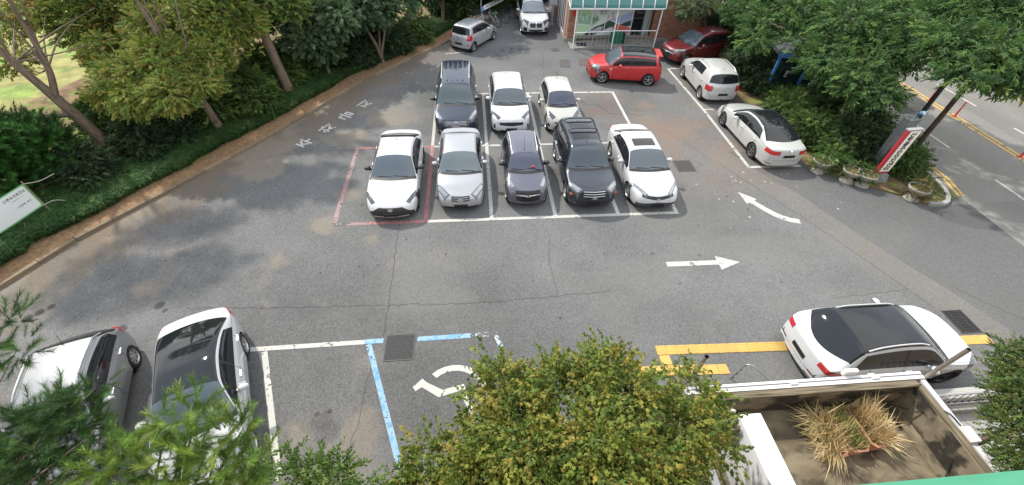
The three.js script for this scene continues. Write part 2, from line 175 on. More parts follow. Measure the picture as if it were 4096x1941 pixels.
// east planting bed and the traffic island tip
const BED = [[19.95, -40], [19.95, -2.75], [20.5, -2.2], [21.2, -1.55], [22.0, -.98], [22.7, -.5], [23.35, .02]], TIP = [[23.35, .16], [23.9, .21], [24.3, .05], [24.6, -.25], [24.85, -.7], [25.02, -1.38], [25.1, -2.14], [25.12, -2.85], [25.12, -30]];
struct('planting_bed', slab([...BED, ...TIP.map(([x, z]) => [x - .13, z - .12]), [25, -40]], -.03, .07), soilMat);
{ const uv = scene.getObjectByName('planting_bed').geometry.attributes.uv; for (let i = 0; i < uv.count; i++) uv.setXY(i, uv.getX(i) * .25, uv.getY(i) * .25); }
const graniteTex = mottle([168, 167, 163], 14, 26, 121, 12), graniteMats = [0, 1].map((k) => new THREE.MeshStandardMaterial({ map: graniteTex, color: rgb(...[[.78, .78, .78], [.66, .66, .66]][k]), roughness: .85 }));
kerbRun('island_kerb', TIP, .16, .13, .8, graniteMats);
// far pavement across the road
const paveMat = new THREE.MeshStandardMaterial({ map: mottle([156, 140, 122], 18, 16, 131, 9), roughness: .95 });
struct('far_pavement', slab([[36.75, -60], [41, -60], [41, 30], [36.75, 30]], -.03, .1), paveMat);
struct('far_kerb', slab([[36.6, -60], [36.74, -60], [36.74, 30], [36.6, 30]], -.03, .13), graniteMats[0]);
struct('far_verge', slab([[41.01, -60], [90, -60], [90, 30], [41.01, 30]], -.03, .09), lawnMat);

// ---------------------------------------------------------------- painted markings
const paintTex = (c, wear, seed, c2) => pixTex(512, 512, (u, v, i, j) => { const n = fbm(u * 60, v * 60, 3, seed), m = fbm(u * 9, v * 9, 3, seed + 3), chip = sstep(.74 - wear * .4, .78 - wear * .4, n * .7 + m * .35), a = (hash2(i, j, seed) - .5) * 26 + (m - .5) * 26; const cc = c2 && fbm(u * 34, v * 34, 3, seed + 9) > .5 ? c2 : c; return [lerp((cc[0] + a) * .88, 86, chip), lerp((cc[1] + a) * .88, 84, chip), lerp((cc[2] + a) * .88, 81, chip)]; });
const markMat = (t) => new THREE.MeshStandardMaterial({ map: t, roughness: .75 });
const whitePaint = markMat(paintTex([206, 204, 196], .12, 141)), pinkPaint = markMat(paintTex([184, 126, 122], .12, 151, [176, 118, 116])), pinkWorn = markMat(paintTex([176, 136, 134], .36, 156, [160, 138, 144])), bluePaint = markMat(paintTex([122, 172, 212], .16, 161, [150, 186, 212])), yellowPaint = markMat(paintTex([232, 188, 96], .25, 171)), oldPaint = markMat(paintTex([206, 200, 190], .75, 181)), chipPaint = markMat(paintTex([196, 204, 212], 1.0, 186));
const strip = (ax, az, bx, bz, w, y = .006) => { const dx = bx - ax, dz = bz - az, l = Math.hypot(dx, dz), ox = -dz / l * w / 2, oz = dx / l * w / 2; return sheet([[ax + ox, az + oz], [bx + ox, bz + oz], [bx - ox, bz - oz], [ax - ox, az - oz]], y, (x, z) => [x * .31, z * .31]); };
const poly = (pts, y = .006) => sheet(pts, y, (x, z) => [x * .31, z * .31]);
const BX = [0, 3.3, 5.745, 8.161, 10.589, 12.895], ZM = -4.954, ZB = -9.999, LW = .14;
struct('white_bay_lines', [strip(3.37, 0, 12.965, 0, LW), strip(3.37, ZM, 12.825, ZM, .12), strip(3.23, ZB, 12.965, ZB, .13), ...[2, 3, 4].map((i) => strip(BX[i], -.07, BX[i], ZM + .06, LW)), strip(BX[5], -.07, BX[5], ZM + .06, LW), ...[1, 2, 3, 4, 5].map((i) => strip(BX[i], ZM - (i === 1 ? .08 : .06), BX[i], ZB + .065, LW))], whitePaint);
struct('pink_bay_lines', [strip(BX[1], -.07, BX[1], ZM - .075, .16), strip(.08, ZM, BX[1] - .08, ZM, .13), strip(1.2, 0, BX[1] + .08, 0, .15)], pinkPaint);
struct('worn_pink_bay_lines', [strip(0, -.08, 0, ZM - .07, .17), strip(.5, 0, 1.195, 0, .15)], pinkWorn);
struct('chipped_bay_corner', strip(-.085, 0, .495, 0, .15), chipPaint);
struct('east_bay_lines', [strip(17.09, -12.93, 17.25, -7.85, .15), strip(17.25, -7.84, 17.2, -2.72, .15), strip(17.17, -12.95, 17.9, -12.97, .12), strip(17.33, -7.9, 17.8, -7.9, .1), strip(17.13, -2.78, 19.62, -2.78, .15)], whitePaint);
struct('front_bay_lines', [strip(-3.6, 5.02, 1.9, 4.96, .14), strip(-.8, 5.09, .56, 8.4, .15), strip(-3.05, 5.1, -1.7, 8.4, .15)], whitePaint);
struct('blue_bay_lines', [strip(1.91, 4.95, 2.42, 4.95, .15), strip(3.38, 4.96, 4.9, 4.94, .15), strip(2.02, 5.04, 3.35, 8.65, .15)], bluePaint);
struct('chipped_blue_line', [strip(4.91, 4.94, 5.66, 4.93, .15), strip(5.64, 5.01, 5.8, 5.5, .13)], markMat(paintTex([176, 200, 222], .8, 191, [226, 228, 228])));
struct('straight_arrow', poly([[11.59, 2.48], [11.59, 2.69], [13.41, 2.7], [13.4, 2.93], [14.19, 2.63], [13.43, 2.3], [13.41, 2.5]]), whitePaint);
struct('curved_arrow', poly([[15.9, -1.12], [15.93, -.38], [16.1, -.45], [16.26, -.14], [16.43, .13], [16.62, .38], [16.85, .6], [17.15, .78], [17.47, .87], [17.54, .62], [17.26, .54], [17.01, .39], [16.82, .2], [16.65, -.03], [16.48, -.28], [16.32, -.54], [16.46, -.63]]), whitePaint);
struct('short_kerb_line', strip(3.6, -15.35, 4.75, -15.6, .1), whitePaint);
{ // wheelchair symbol in the blue bay, lying on its side
  const P = (pts) => poly(pts), arc = []; for (let k = 0; k <= 14; k++) { const a = -2.35 + k / 14 * 3.3; arc.push([4.45 + Math.cos(a) * .86, 6.62 + Math.sin(a) * .78]); } for (let k = 14; k >= 0; k--) { const a = -2.35 + k / 14 * 3.3; arc.push([4.45 + Math.cos(a) * .68, 6.62 + Math.sin(a) * .61]); }
  struct('wheelchair_symbol', [P(arc), P([[3.36, 6.4], [3.44, 6.52], [3.6, 6.42], [4.05, 6.72], [4.75, 6.55], [4.7, 6.4], [4.15, 6.53], [3.73, 6.3], [3.6, 6.18]]), P([[4.62, 6.7], [4.74, 6.62], [5.02, 7.15], [4.88, 7.22]]), P([[4.82, 7.34], [4.95, 7.28], [5.04, 7.4], [4.98, 7.52], [4.85, 7.5]])], whitePaint); }
{ // NO PARKING, one syllable after the other along the kerb
  const dn = [.508, -.861], rt = [-.861, -.508]; const gs = [];
  [...'주차금지'].forEach((ch, k) => { const c = [[-2.43, -5.52], [-1.72, -6.72], [-1.06, -7.86], [-.36, -9.04]][k], s = .66; for (const p of hangul(ch)) for (let q = 0; q < p.length - 1; q++) { const W2 = (a) => [c[0] + rt[0] * (a[0] - .5) * s + dn[0] * (a[1] - .5) * s, c[1] + rt[1] * (a[0] - .5) * s + dn[1] * (a[1] - .5) * s]; const A = W2(p[q]), B = W2(p[q + 1]), l = Math.hypot(B[0] - A[0], B[1] - A[1]) || 1, ex = (B[0] - A[0]) / l * .03, ez = (B[1] - A[1]) / l * .03; gs.push(strip(A[0] - ex, A[1] - ez, B[0] + ex, B[1] + ez,   .1, .006 + (gs.length % 6) * .0006)); } });
  struct('painted_road_lettering', gs, whitePaint); }
struct('yellow_road_lines', [strip(30.5, -60, 30.5, 40, .13, .004), strip(30.78, -60, 30.78, 40, .13, .004), strip(25.42, -40, 25.5, -1.6, .11, .004), strip(25.64, -40, 25.72, -1.6, .11, .004), strip(25.5, -1.6, 25.2, -.42, .11, .004), strip(25.72, -1.6, 25.4, -.4, .11, .004), strip(36.1, -60, 36.1, 30, .14, .004)], yellowPaint);
{ const g = []; for (let z = -46; z < 20; z += 5.02) g.push(strip(27.81, z - .08 - .5, 27.81, z + 2.45 - .5, .14, .004), strip(32.87, z + .35, 32.87, z + 3.1, .14, .004)); struct('white_lane_dashes', g.filter((q) => { q.computeBoundingBox(); return true; }), whitePaint); }
struct('road_shade_patch', sheet([[27.95, -24], [30.3, -24], [30.3, -7.62], [29.3, -7.3], [28.64, -7.14], [27.95, -7.1]], .001, (x, z) => [x / 5, z / 5]), new THREE.MeshStandardMaterial({ map: mottle([70, 69, 67], 26, 22, 201, 7), roughness: .95 }));  // tree shade on the road, painted as a darker sheet
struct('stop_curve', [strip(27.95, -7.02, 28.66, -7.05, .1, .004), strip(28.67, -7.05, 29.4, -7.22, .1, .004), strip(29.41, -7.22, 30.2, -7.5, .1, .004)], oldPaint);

// ---------------------------------------------------------------- grates, covers, tactile paving
const iron = M([.11, .11, .11], .55, { metalness: .6 }), steel = M([.4, .41, .42], .4, { metalness: .7 }), dark = M([.012, .012, .012], .9), rust = M([.1, .085, .075], .7, { metalness: .3 });
function grate(label, x, z, w, d, nb, nc, barMat, ry = 0, bw = .012) { const t = thing('drain_grate', label, 'drain grate', [x, 0, z], ry); part(t, 'pit', box(w, .004, d, 0, .003, 0), dark);
  part(t, 'frame', [box(w, .014, .03, 0, .007, d / 2 - .015), box(w, .014, .03, 0, .007, -d / 2 + .015), box(.03, .0142, d - .06, w / 2 - .015, .007, 0), box(.03, .0142, d - .06, -w / 2 + .015, .007, 0)], barMat);
  const gb = box(bw, .012, d - .06), gc = box(w - .06, .010, .008); for (let k = 0; k < nb; k++) part(t, 'bar' + (k ? '_' + String(k).padStart(3, '0') : ''), gb, barMat).position.set(-w / 2 + .03 + (w - .06) * (k + .5) / nb, .0085, 0); for (let k = 0; k < nc; k++) part(t, 'cross_bar' + (k ? '_' + String(k).padStart(3, '0') : ''), gc, barMat).position.set(0, .0075, -d / 2 + .03 + (d - .06) * (k + .5) / nc); return t; }
grate('square grey steel drain grate beside the white sedan with a sunroof', 14.34, -3.0, .8, .82, 9, 0, M([.1, .096, .088], .7, { metalness: .2 }), 0, .042);
grate('fine mesh drain grate between the two blue bay lines', 2.9, 5.19, .84, .84, 24, 12, M([.075, .075, .075], .65, { metalness: .2 }));
grate('dusty drain grate in front of the white coupe-like crossover', 20.02, 5.42, .68, .84, 2, 9, M([.07, .07, .068], .75, { metalness: .2 }));
function cover(label, x, z, w, d, ry, m) { const t = thing('manhole_cover', label, 'manhole cover', [x, 0, z], ry); part(t, 'lid', slab([[-w / 2, -d / 2 + .08], [-w / 2 + .08, -d / 2], [w / 2 - .08, -d / 2], [w / 2, -d / 2 + .08], [w / 2, d / 2 - .08], [w / 2 - .08, d / 2], [-w / 2 + .08, d / 2], [-w / 2, d / 2 - .08]], 0, .012), m); part(t, 'rim', [box(w * .86, .004, .02, 0, .014, d * .4), box(w * .86, .004, .02, 0, .014, -d * .4), box(.02, .0042, d * .76, w * .42, .014, 0), box(.02, .0042, d * .76, -w * .42, .014, 0)], iron); }
cover('rust-brown rectangular utility cover in front of the red car', 10.87, -13.8, .6, 1.1, -.12, M([.085, .072, .064], .8)); cover('rust-brown utility cover nearest the ramp railing', 12.1, -13.95, .6, 1.1, -.12, M([.1, .08, .068], .8)); cover('small grey square utility cover left of the ramp', 10.6, -15.9, .5, .5, .1, M([.06, .062, .064], .7));
function roundCover(label, x, z, r) { const t = thing('manhole_cover', label, 'manhole cover', [x, 0, z]); part(t, 'lid', new THREE.CylinderGeometry(r, r, .012, 20).translate(0, .006, 0), M([.05, .05, .05], .7)); part(t, 'rim', new THREE.TorusGeometry(r, .008, 5, 22).rotateX(Math.PI / 2).translate(0, .008, 0), iron); }
roundCover('small round black cap in the empty white-lined bay', 1.72, 8.05, .1);
{ // tactile tiles: guiding bars in the long run, blister tiles at its ends
  const tex = mottle([222, 184, 104], 18, 16, 211, 9), mats = [[.8, .8, .8], [.74, .73, .72], [.8, .77, .69]].map((c) => new THREE.MeshStandardMaterial({ map: tex, color: rgb(...c), roughness: .8 }));
  const guide = merge([rbox(.292, .03, .292, .004, 0, 0, 0), ...[-.105, -.035, .035, .105].map((z) => box(.25, .006, .028, 0, .0175, z))]), guideT = guide.clone().rotateY(Math.PI / 2); const dots = [rbox(.292, .03, .292, .004, 0, 0, 0)]; for (let a = 0; a < 6; a++) for (let b = 0; b < 6; b++) dots.push(new THREE.CylinderGeometry(.011, .015, .006, 6).translate(-.122 + a * .0488, .0175, -.122 + b * .0488)); const blister = merge(dots);
  const R = rng(61); const g = new THREE.Group(); g.name = 'tactile_path'; g.userData.kind = 'structure'; scene.add(g); let k = 0;
  const put = (x, z, geo) => { const m = part(g, 'tactile_tile' + (k ? '_' + String(k).padStart(3, '0') : ''), geo, mats[R() * 3 | 0]); m.position.set(x, .004 + (R() - .5) * .004, z); m.rotation.y = (R() - .5) * .012; k++; };
  for (let i = 0; i < 34; i++) put(10.32 + i * .3, 5.78 + i * .0088, i === 0 || i === 33 ? blister : guide); put(10.34, 6.09, guideT); put(10.35, 6.4, blister);
  for (let i = 1; i < 6; i++) put(10.35 + i * .3, 6.405 + i * .012, i > 3 ? blister : guide); for (let i = 1; i < 4; i++) put(10.35 - i * .3, 6.4 - i * .004, guide); }
// ---------------------------------------------------------------- brick annex with the vaulted entrance canopy
const brickCol = [[.37, .17, .105], [.43, .205, .13], [.32, .14, .09], [.47, .25, .165]], brickTex = mottle([226, 222, 218], 26, 24, 221, 6), brickMats = brickCol.map((c) => new THREE.MeshStandardMaterial({ map: brickTex, color: rgb(...c), roughness: .92 }));
const mortar = new THREE.MeshStandardMaterial({ map: mottle([178, 169, 156], 14, 16, 231, 9), roughness: 1 }), whiteMetal = M([.72, .73, .73], .4), concrete = new THREE.MeshStandardMaterial({ map: mottle([134, 130, 123], 22, 18, 241, 6), roughness: .95 });
{
  const b = thing('brick_annex', 'red brick building with glass shopfront at the top of the lot', 'building', [11.5, 0, -17.3]);
  part(b, 'wall', [box(.62, 4.2, .2, .31, 2.1, -.115), box(4.5, 4.2, .2, 7.75, 2.1, -.115), box(5.38, .9, .2, 2.81 + .25, 3.75, -.115), box(.2, 4.2, 7, .115, 2.1, -3.73), box(.2, 4.2, 7, 9.885, 2.1, -3.73)], mortar);
  for (const g of [box(.66, .22, .12, .32, .11, .02), box(4.5, .22, .12, 7.78, .11, .02), box(.12, .22, 6.9, -.02, .11, -3.5)]) part(b, 'plinth', g, concrete);
  part(b, 'roof', box(10.3, .2, 7.5, 5, 4.3, -3.6), concrete);
  const g = new THREE.BoxGeometry(.19, .057, .05), R = rng(301), list = [];
  const wallRun = (x0, x1, y1) => { let row = 0; for (let y = .255; y < y1; y += .067, row++) for (let x = x0 + (row % 2 ? .1 : 0); x < x1 - .05; x += .2) { const w = Math.min(.19, x1 - x); list.push([x + .095, y, w, R() * 4 | 0, (R() - .5) * .006]); } };
  wallRun(5.55, 9.95, 3.0); wallRun(.02, .6, 3.0);
  const rest = [[], [], [], []]; list.sort((p, q) => Math.abs(p[1] - 1.5) - Math.abs(q[1] - 1.5)); let k = 0;
  for (const [x, y, w, m, dz] of list) { if (k < 300) { const p = part(b, 'brick' + (k ? '_' + String(k).padStart(3, '0') : ''), g, brickMats[m]); p.position.set(x, y, -.028 + dz); p.scale.x = w / .19; k++; } else { const q = g.clone(); q.scale(w / .19, 1, 1); rest[m].push(q.translate(x, y, -.028 + dz)); } }
  rest.forEach((l, m) => { if (l.length) part(b, 'brick_courses', l, brickMats[m]).userData.kind = 'stuff'; });
  { const gs = [[], [], [], []], q0 = new THREE.BoxGeometry(.05, .057, .19); let row = 0; for (let y = .255; y < 3; y += .067, row++) for (let z = -6.5 + (row % 2 ? .1 : 0); z < -.12; z += .2) { if (z > -2.6 && z < -.75) continue; gs[R() * 4 | 0].push(q0.clone().translate(.005 + (R() - .5) * .006, y, z)); } gs.forEach((l, m) => part(b, 'side_brick_courses', l, brickMats[m]).userData.kind = 'stuff'); }
  const sw = part(b, 'side_window', box(.03, 2.3, 1.72, -.005, 1.45, -1.68), glassDark); part(sw, 'window_frame', [box(.06, .06, 1.8, -.02, 2.62, -1.68), box(.06, .06, 1.8, -.02, .28, -1.68), ...[-.8, -1.37, -1.98, -2.56].map((z) => box(.062, 2.28, .06, -.02, 1.45, z))], whiteMetal);
  part(b, 'corner_panel', box(.05, 2.6, .24, -.02, 1.5, -.5), M([.55, .3, .19], .7));
  part(b, 'downpipe', [bar([-.08, 0, -2.9], [-.08, 3.4, -2.9], .05)], M([.35, .36, .37], .5));
  // shopfront: print on frosted panes
  const PW = 3.72, tex = canvasTex(1024, 640, (c, W, H) => {
    c.fillStyle = '#cfdcd9'; c.fillRect(0, 0, W, H); const P = (col, pts) => { c.fillStyle = col; c.beginPath(); pts.forEach(([x, y], i) => c[i ? 'lineTo' : 'moveTo'](x * W, y * H)); c.fill(); };
    P('#a9cfa8', [[0, .26], [.18, .36], [.36, .53], [.42, .6], [.0, .66]]); P('#8fb39b', [[0, .42], [.2, .5], [.42, .6], [.3, .74], [0, .7]]); P('#b6d8b0', [[0, .72], [.3, .76], [.12, 1], [0, 1]]); P('#3a414c', [[.12, 1], [.34, .78], [.5, .7], [.58, .62], [.78, .73], [1, .6], [1, .76], [.6, .8], [.3, 1]]); P('#cc6a62', [[.62, .78], [.76, .72], [1, .8], [1, .96], [.8, .9]]); P('#9fb0d6', [[.58, .6], [.8, .5], [1, .4], [1, .62], [.8, .7]]); P('#3d5a50', [[.4, .78], [.56, .64], [.72, .74], [.6, .8]]); P('#b8b8c4', [[.2, .92], [.42, .78], [.5, .78], [.44, .94]]);
    c.fillStyle = '#9fb3b0'; c.font = '44px sans-serif'; c.fillText('Sports', .03 * W, .2 * H); c.fillStyle = '#c0564c'; c.font = '46px sans-serif'; c.fillText('ure', .72 * W, .22 * H); c.fillStyle = '#d9a59c'; c.fillText('ult', .64 * W, .2 * H);
    const man = (x, y, s, col, lean) => { c.strokeStyle = c.fillStyle = col; c.lineWidth = 7 * s; c.lineCap = 'round'; c.beginPath(); c.arc(x + lean * 8, y - 34 * s, 7 * s, 0, 7); c.fill(); for (const [a, b, d, e] of [[0, -26, 0, 0], [0, 0, -13 + lean * 4, 30], [0, 0, 15, 26], [0, -20, -18, -6 - lean * 20], [0, -20, 20, -30 + lean * 10]]) { c.beginPath(); c.moveTo(x + a * s + lean * 6, y + b * s); c.lineTo(x + d * s, y + e * s); c.stroke(); } };
    man(.05 * W, .5 * H, 1.3, '#cfe6d0', .2); man(.1 * W, .58 * H, 1.1, '#cfe6d0', -.6); man(.17 * W, .56 * H, 1.3, '#cfe6d0', .5); man(.3 * W, .62 * H, 1.1, '#161a1e', .5); man(.35 * W, .58 * H, 1.1, '#161a1e', -.4); man(.41 * W, .44 * H, 1, '#161a1e', .6); man(.45 * W, .43 * H, .9, '#161a1e', -.5); man(.5 * W, .43 * H, 1, '#161a1e', .3); man(.63 * W, .5 * H, 1.2, '#c2463e', .4); man(.55 * W, .56 * H, .9, '#c2463e', -.5);
    c.strokeStyle = '#4a5560'; drawHangul(c, '주민자치센터', .8 * W, .26 * H, 24, 4, 27, 0); c.fillStyle = '#6b7a86'; for (const [x, y] of [[.82, .16], [.88, .13], [.88, .2], [.82, .22]]) c.fillRect(x * W, y * H, 34, 6);
  });
  const xs = [.66, 1.59, 2.52, 3.45, 4.3]; for (let i = 0; i < 4; i++) { const w = xs[i + 1] - xs[i] - .05, p = new THREE.BoxGeometry(w, 2.5, .02), uv = p.attributes.uv, u0 = (xs[i] - .66) / 3.64, u1 = (xs[i + 1] - .66) / 3.64; for (let j = 0; j < uv.count; j++) uv.setX(j, lerp(u0, u1, uv.getX(j))); const m = part(b, 'shop_pane', p, new THREE.MeshPhysicalMaterial({ map: tex, roughness: .15, clearcoat: .6, clearcoatRoughness: .05 })); m.position.set((xs[i] + xs[i + 1]) / 2, 1.62, -.06); }
  const door = part(b, 'door', box(.72, 2.4, .03, 4.7, 1.58, -.08), glassDark); part(door, 'door_frame', [box(.05, 2.46, .06, 4.33, 1.6, -.06), box(.05, 2.46, .06, 5.08, 1.6, -.06), box(.8, .05, .058, 4.7, 2.84, -.06), box(.7, .04, .05, 4.7, 1.45, -.06)], M([.1, .1, .1], .5)); part(b, 'side_pane', box(.3, 2.5, .02, 5.28, 1.6, -.06), new THREE.MeshPhysicalMaterial({ color: rgb(.3, .38, .39), roughness: .1, clearcoat: 1 }));
  xs.forEach((x) => part(b, 'mullion', box(.05, 2.6, .07, x - .0, 1.62, -.045), whiteMetal)); part(b, 'threshold', box(4.9, .2, .1, 3.05, .3, -.05), concrete);
  part(b, 'fire_bell_box', [rbox(.2, .26, .1, .03, .38, 1.75, .05)], M([.5, .02, .03], .5)); part(b, 'notice_plate', box(.26, .2, .02, .4, 2.1, .03), M([.7, .71, .74], .5)); part(b, 'notice_stripe', box(.2, .06, .005, .4, 2.14, .043), M([.06, .08, .3], .6));
  part(b, 'wall_hatch', box(.55, .7, .05, 7.6, 1.75, .02), M([.035, .04, .05], .4)); part(b, 'timber_post', box(.12, 2.5, .1, 5.62, 1.7, .05), M([.06, .03, .022], .8));
}
{ // canopy
  const c = thing('entrance_canopy', 'teal vaulted canopy on white posts over the shopfront ramp', 'canopy', [11.5, 0, -17.3]); const z0 = 1.42, h0 = 2.47, arcP = (x, k) => { const a = k / 8 * Math.PI / 2; return [x, h0 + .95 * Math.sin(a), z0 - 1.33 * (1 - Math.cos(a))]; };
  const teal = new THREE.MeshPhysicalMaterial({ color: rgb(.03, .19, .18), roughness: .25, transmission: .15, clearcoat: .5 }); const n = 8, x0 = -.22, x1 = 5.75;
  for (let i = 0; i < n; i++) { const a = lerp(x0, x1, i / n), d = lerp(x0, x1, (i + 1) / n), pos = [], idx = []; for (let k = 0; k <= 8; k++) { pos.push(...arcP(a, k), ...arcP(d, k)); if (k) { const q = k * 2; idx.push(q - 2, q - 1, q, q - 1, q + 1, q); } } const g = new THREE.BufferGeometry(); g.setAttribute('position', new THREE.Float32BufferAttribute(pos, 3)); g.setIndex(idx); g.computeVertexNormals(); part(c, 'canopy_sheet', g, teal); }
  for (let i = 0; i <= n; i++) { const x = lerp(x0, x1, i / n), pts = []; for (let k = 0; k <= 8; k++) { const p = arcP(x, k); pts.push([p[0], p[1] + .02, p[2] + .02]); } part(c, 'rib', tube(pts, .035, 14, 6), whiteMetal); }
  part(c, 'front_beam', box(6.05, .07, .07, 2.77, h0 - .03, z0 + .02), whiteMetal); part(c, 'end_brace', [bar([x0, h0, z0], [x0, h0 + .45, .1], .028), bar([x1, h0, z0], [x1, h0 + .45, .1], .028)].map((g) => g)[0], whiteMetal); part(c, 'end_brace', bar([x1, h0, z0], [x1, h0 + .45, .1], .028), whiteMetal);
  for (const x of [.25, 2.8, 5.62]) part(c, 'post', box(.065, h0, .065, x, h0 / 2, z0 - .1), whiteMetal);
}
{ // ramp and railing
  const r = thing('entrance_ramp', 'pale concrete ramp with grey guard rail in front of the shopfront', 'ramp', [11.5, 0, -17.3]);
  part(r, 'ramp_slab', new THREE.ExtrudeGeometry(new THREE.Shape([[.12, 0], [5.72, 0], [5.72, .22], [2.9, .22], [.12, .06]].map((p) => new THREE.Vector2(...p))), { depth: 1.2, bevelEnabled: false }).translate(0, 0, .14), concrete);
  const rm = M([.42, .43, .43], .4, { metalness: .5 }); part(r, 'top_rail', [bar([.25, 1.0, 1.28], [2.76, 1.1, 1.28], .028), bar([2.84, 1.12, 1.28], [5.6, 1.12, 1.28], .028)][0], whiteMetal); part(r, 'top_rail', bar([2.84, 1.12, 1.28], [5.6, 1.12, 1.28], .028), whiteMetal);
  for (let k = 0; k < 20; k++) { const x = .4 + k * .27; part(r, 'baluster' + (k ? '_' + String(k).padStart(3, '0') : ''), bar([x, Math.min(.06 + (x - .12) * .058, .22), 1.28], [x, x < 2.8 ? 1.0 + (x - .25) * .04 : 1.12, 1.28], k % 4 ? .009 : .022, 6), rm); }
  solo('floor_mat', box(1.15, .02, .5, 12.65, .115, -16.5), M([.03, .035, .042], .9), 'dark floor mat at the left end of the ramp', 'mat');
  const g = thing('green_bin', 'slatted green container standing by the middle canopy post', 'container', [14.75, .22, -16.55]); part(g, 'tub', rbox(.62, .62, .5, .03, -.1, .31, 0), M([.012, .14, .085], .5)); for (let k = 0; k < 4; k++) part(g, 'slat', box(.03, .6, .52, .26 + k * .07, .31, 0), M([.01, .12, .075], .5)); part(g, 'lid', rbox(.66, .05, .54, .02, -.1, .645, 0), M([.014, .17, .1], .5));
}
{ const e = thing('electrical_cabinet', 'grey electrical cabinet on a post beside the brick building', 'cabinet', [11.05, 0, -20.6]); const gm = M([.36, .39, .42], .5, { metalness: .2 }); part(e, 'post', box(.16, 1.3, .14, 0, .65, 0), gm); part(e, 'base_plate', box(.34, .03, .3, 0, .015, 0), gm); part(e, 'cabinet', rbox(.62, 1.1, .36, .03, 0, 1.8, 0), gm); part(e, 'cabinet_door', box(.5, .94, .02, .02, 1.82, .19), M([.4, .44, .48], .45)); }

// ---------------------------------------------------------------- bicycles and their shelter
function bicycle(label, x, z, turn, lean, frameC, saddleC) { const t = thing('bicycle', label, 'bicycle', [x, 0, z], turn, null); t.rotation.order = 'YXZ'; t.rotation.x = lean; const fm = M(frameC, .35, { metalness: .3 });
  for (const wx of [-.52, .52]) { const w = part(t, 'wheel', new THREE.TorusGeometry(.32, .022, 7, 30).translate(wx, .34, 0), rubber); part(w, 'rim', new THREE.TorusGeometry(.295, .01, 5, 30).translate(wx, .34, 0), alloy); const sp = []; for (let k = 0; k < 14; k++) { const a = k / 14 * 6.283; sp.push(bar([wx, .34, 0], [wx + Math.cos(a) * .29, .34 + Math.sin(a) * .29, 0], .003, 4)); } part(w, 'spokes', sp, alloy); }
  part(t, 'frame', [bar([-.52, .34, 0], [-.12, .3, 0], .014), bar([-.12, .3, 0], [-.22, .78, 0], .018), bar([-.22, .74, 0], [.36, .8, 0], .02), bar([-.12, .3, 0], [.38, .72, 0], .022), bar([-.52, .34, 0], [-.2, .7, 0], .012)], fm); part(t, 'fork', [bar([.52, .34, .05], [.37, .82, .03], .012), bar([.52, .34, -.05], [.37, .82, -.03], .012), bar([.38, .75, 0], [.33, .98, 0], .018)], fm);
  part(t, 'handlebar', tube([[.28, .98, -.28], [.34, 1.02, -.12], [.35, 1.0, 0], [.34, 1.02, .12], [.28, .98, .28]], .013, 16, 6), trim); part(t, 'saddle', rbox(.26, .05, .15, .022, -.24, .88, 0), M(saddleC, .5)); part(t, 'seat_post', bar([-.22, .76, 0], [-.24, .88, 0], .013), alloy); part(t, 'crank', [new THREE.CylinderGeometry(.09, .09, .01, 16).rotateX(Math.PI / 2).translate(-.12, .3, .05), bar([-.12, .3, .07], [-.05, .15, .07], .01)], alloy); return t; }
bicycle('white bicycle with a green saddle beside the silver hatchback', 6.75, -20.35, 2.35, .12, [.55, .57, .58], [.1, .45, .05]); bicycle('dark bicycle deeper under the shelter', 8.0, -22.2, 2.2, -.1, [.03, .03, .035], [.02, .02, .02]); bicycle('black bicycle between the white bicycle and the far one', 7.35, -21.2, 2.3, .14, [.05, .05, .055], [.015, .015, .015]);
{ const s = thing('bicycle_shelter', 'bicycle shelter with curved tubular frame and slanting sign board', 'shelter', [7.2, 0, -22]); const hoop = (x, z) => tube([[x, 0, z], [x - .22, 1.0, z - .1], [x - .1, 1.8, z - .5], [x + .5, 2.25, z - 1.2], [x + 1.2, 2.35, z - 1.9]], .03, 24, 7); for (const [x, z] of [[-1.0, 1.4], [1.9, -.9]]) part(s, 'frame_hoop', hoop(x, z), whiteMetal); part(s, 'corner_post', bar([-1.22, 0, 2.5], [-1.22, 1.45, 2.5], .025), alloy);
  const roof = new THREE.PlaneGeometry(4, 2.4, 8, 4); roof.rotateX(-Math.PI / 2); { const p = roof.attributes.position; for (let i = 0; i < p.count; i++) p.setY(i, 2.1 + .3 * Math.cos(p.getZ(i) * 1.1)); } roof.computeVertexNormals(); part(s, 'roof_sheet', roof.rotateY(.97).translate(-.1, -.55, -.3), new THREE.MeshPhysicalMaterial({ color: rgb(.02, .025, .026), roughness: .3, transmission: .2 }));
  const st = canvasTex(512, 64, (c, W, H) => { c.fillStyle = '#c9ccca'; c.fillRect(0, 0, W, H); c.fillStyle = '#4f86b8'; c.fillRect(0, 0, 58, H); c.strokeStyle = '#2f3436'; drawHangul(c, '자전거보관소', 90, 14, 34, 5, 42, 0); c.fillStyle = '#5d6366'; for (let k = 0; k < 9; k++) c.fillRect(370 + k * 14, 24, 9, 18); }); const sg = part(s, 'sign_board', new THREE.BoxGeometry(2.9, .26, .03), [M([.5, .5, .5]), M([.5, .5, .5]), M([.5, .5, .5]), M([.5, .5, .5]), new THREE.MeshStandardMaterial({ map: st, roughness: .6 }), M([.5, .5, .5])]); sg.position.set(-.42, 1.3, 1.3); sg.rotation.set(-.25, .97, 0, 'YXZ'); }

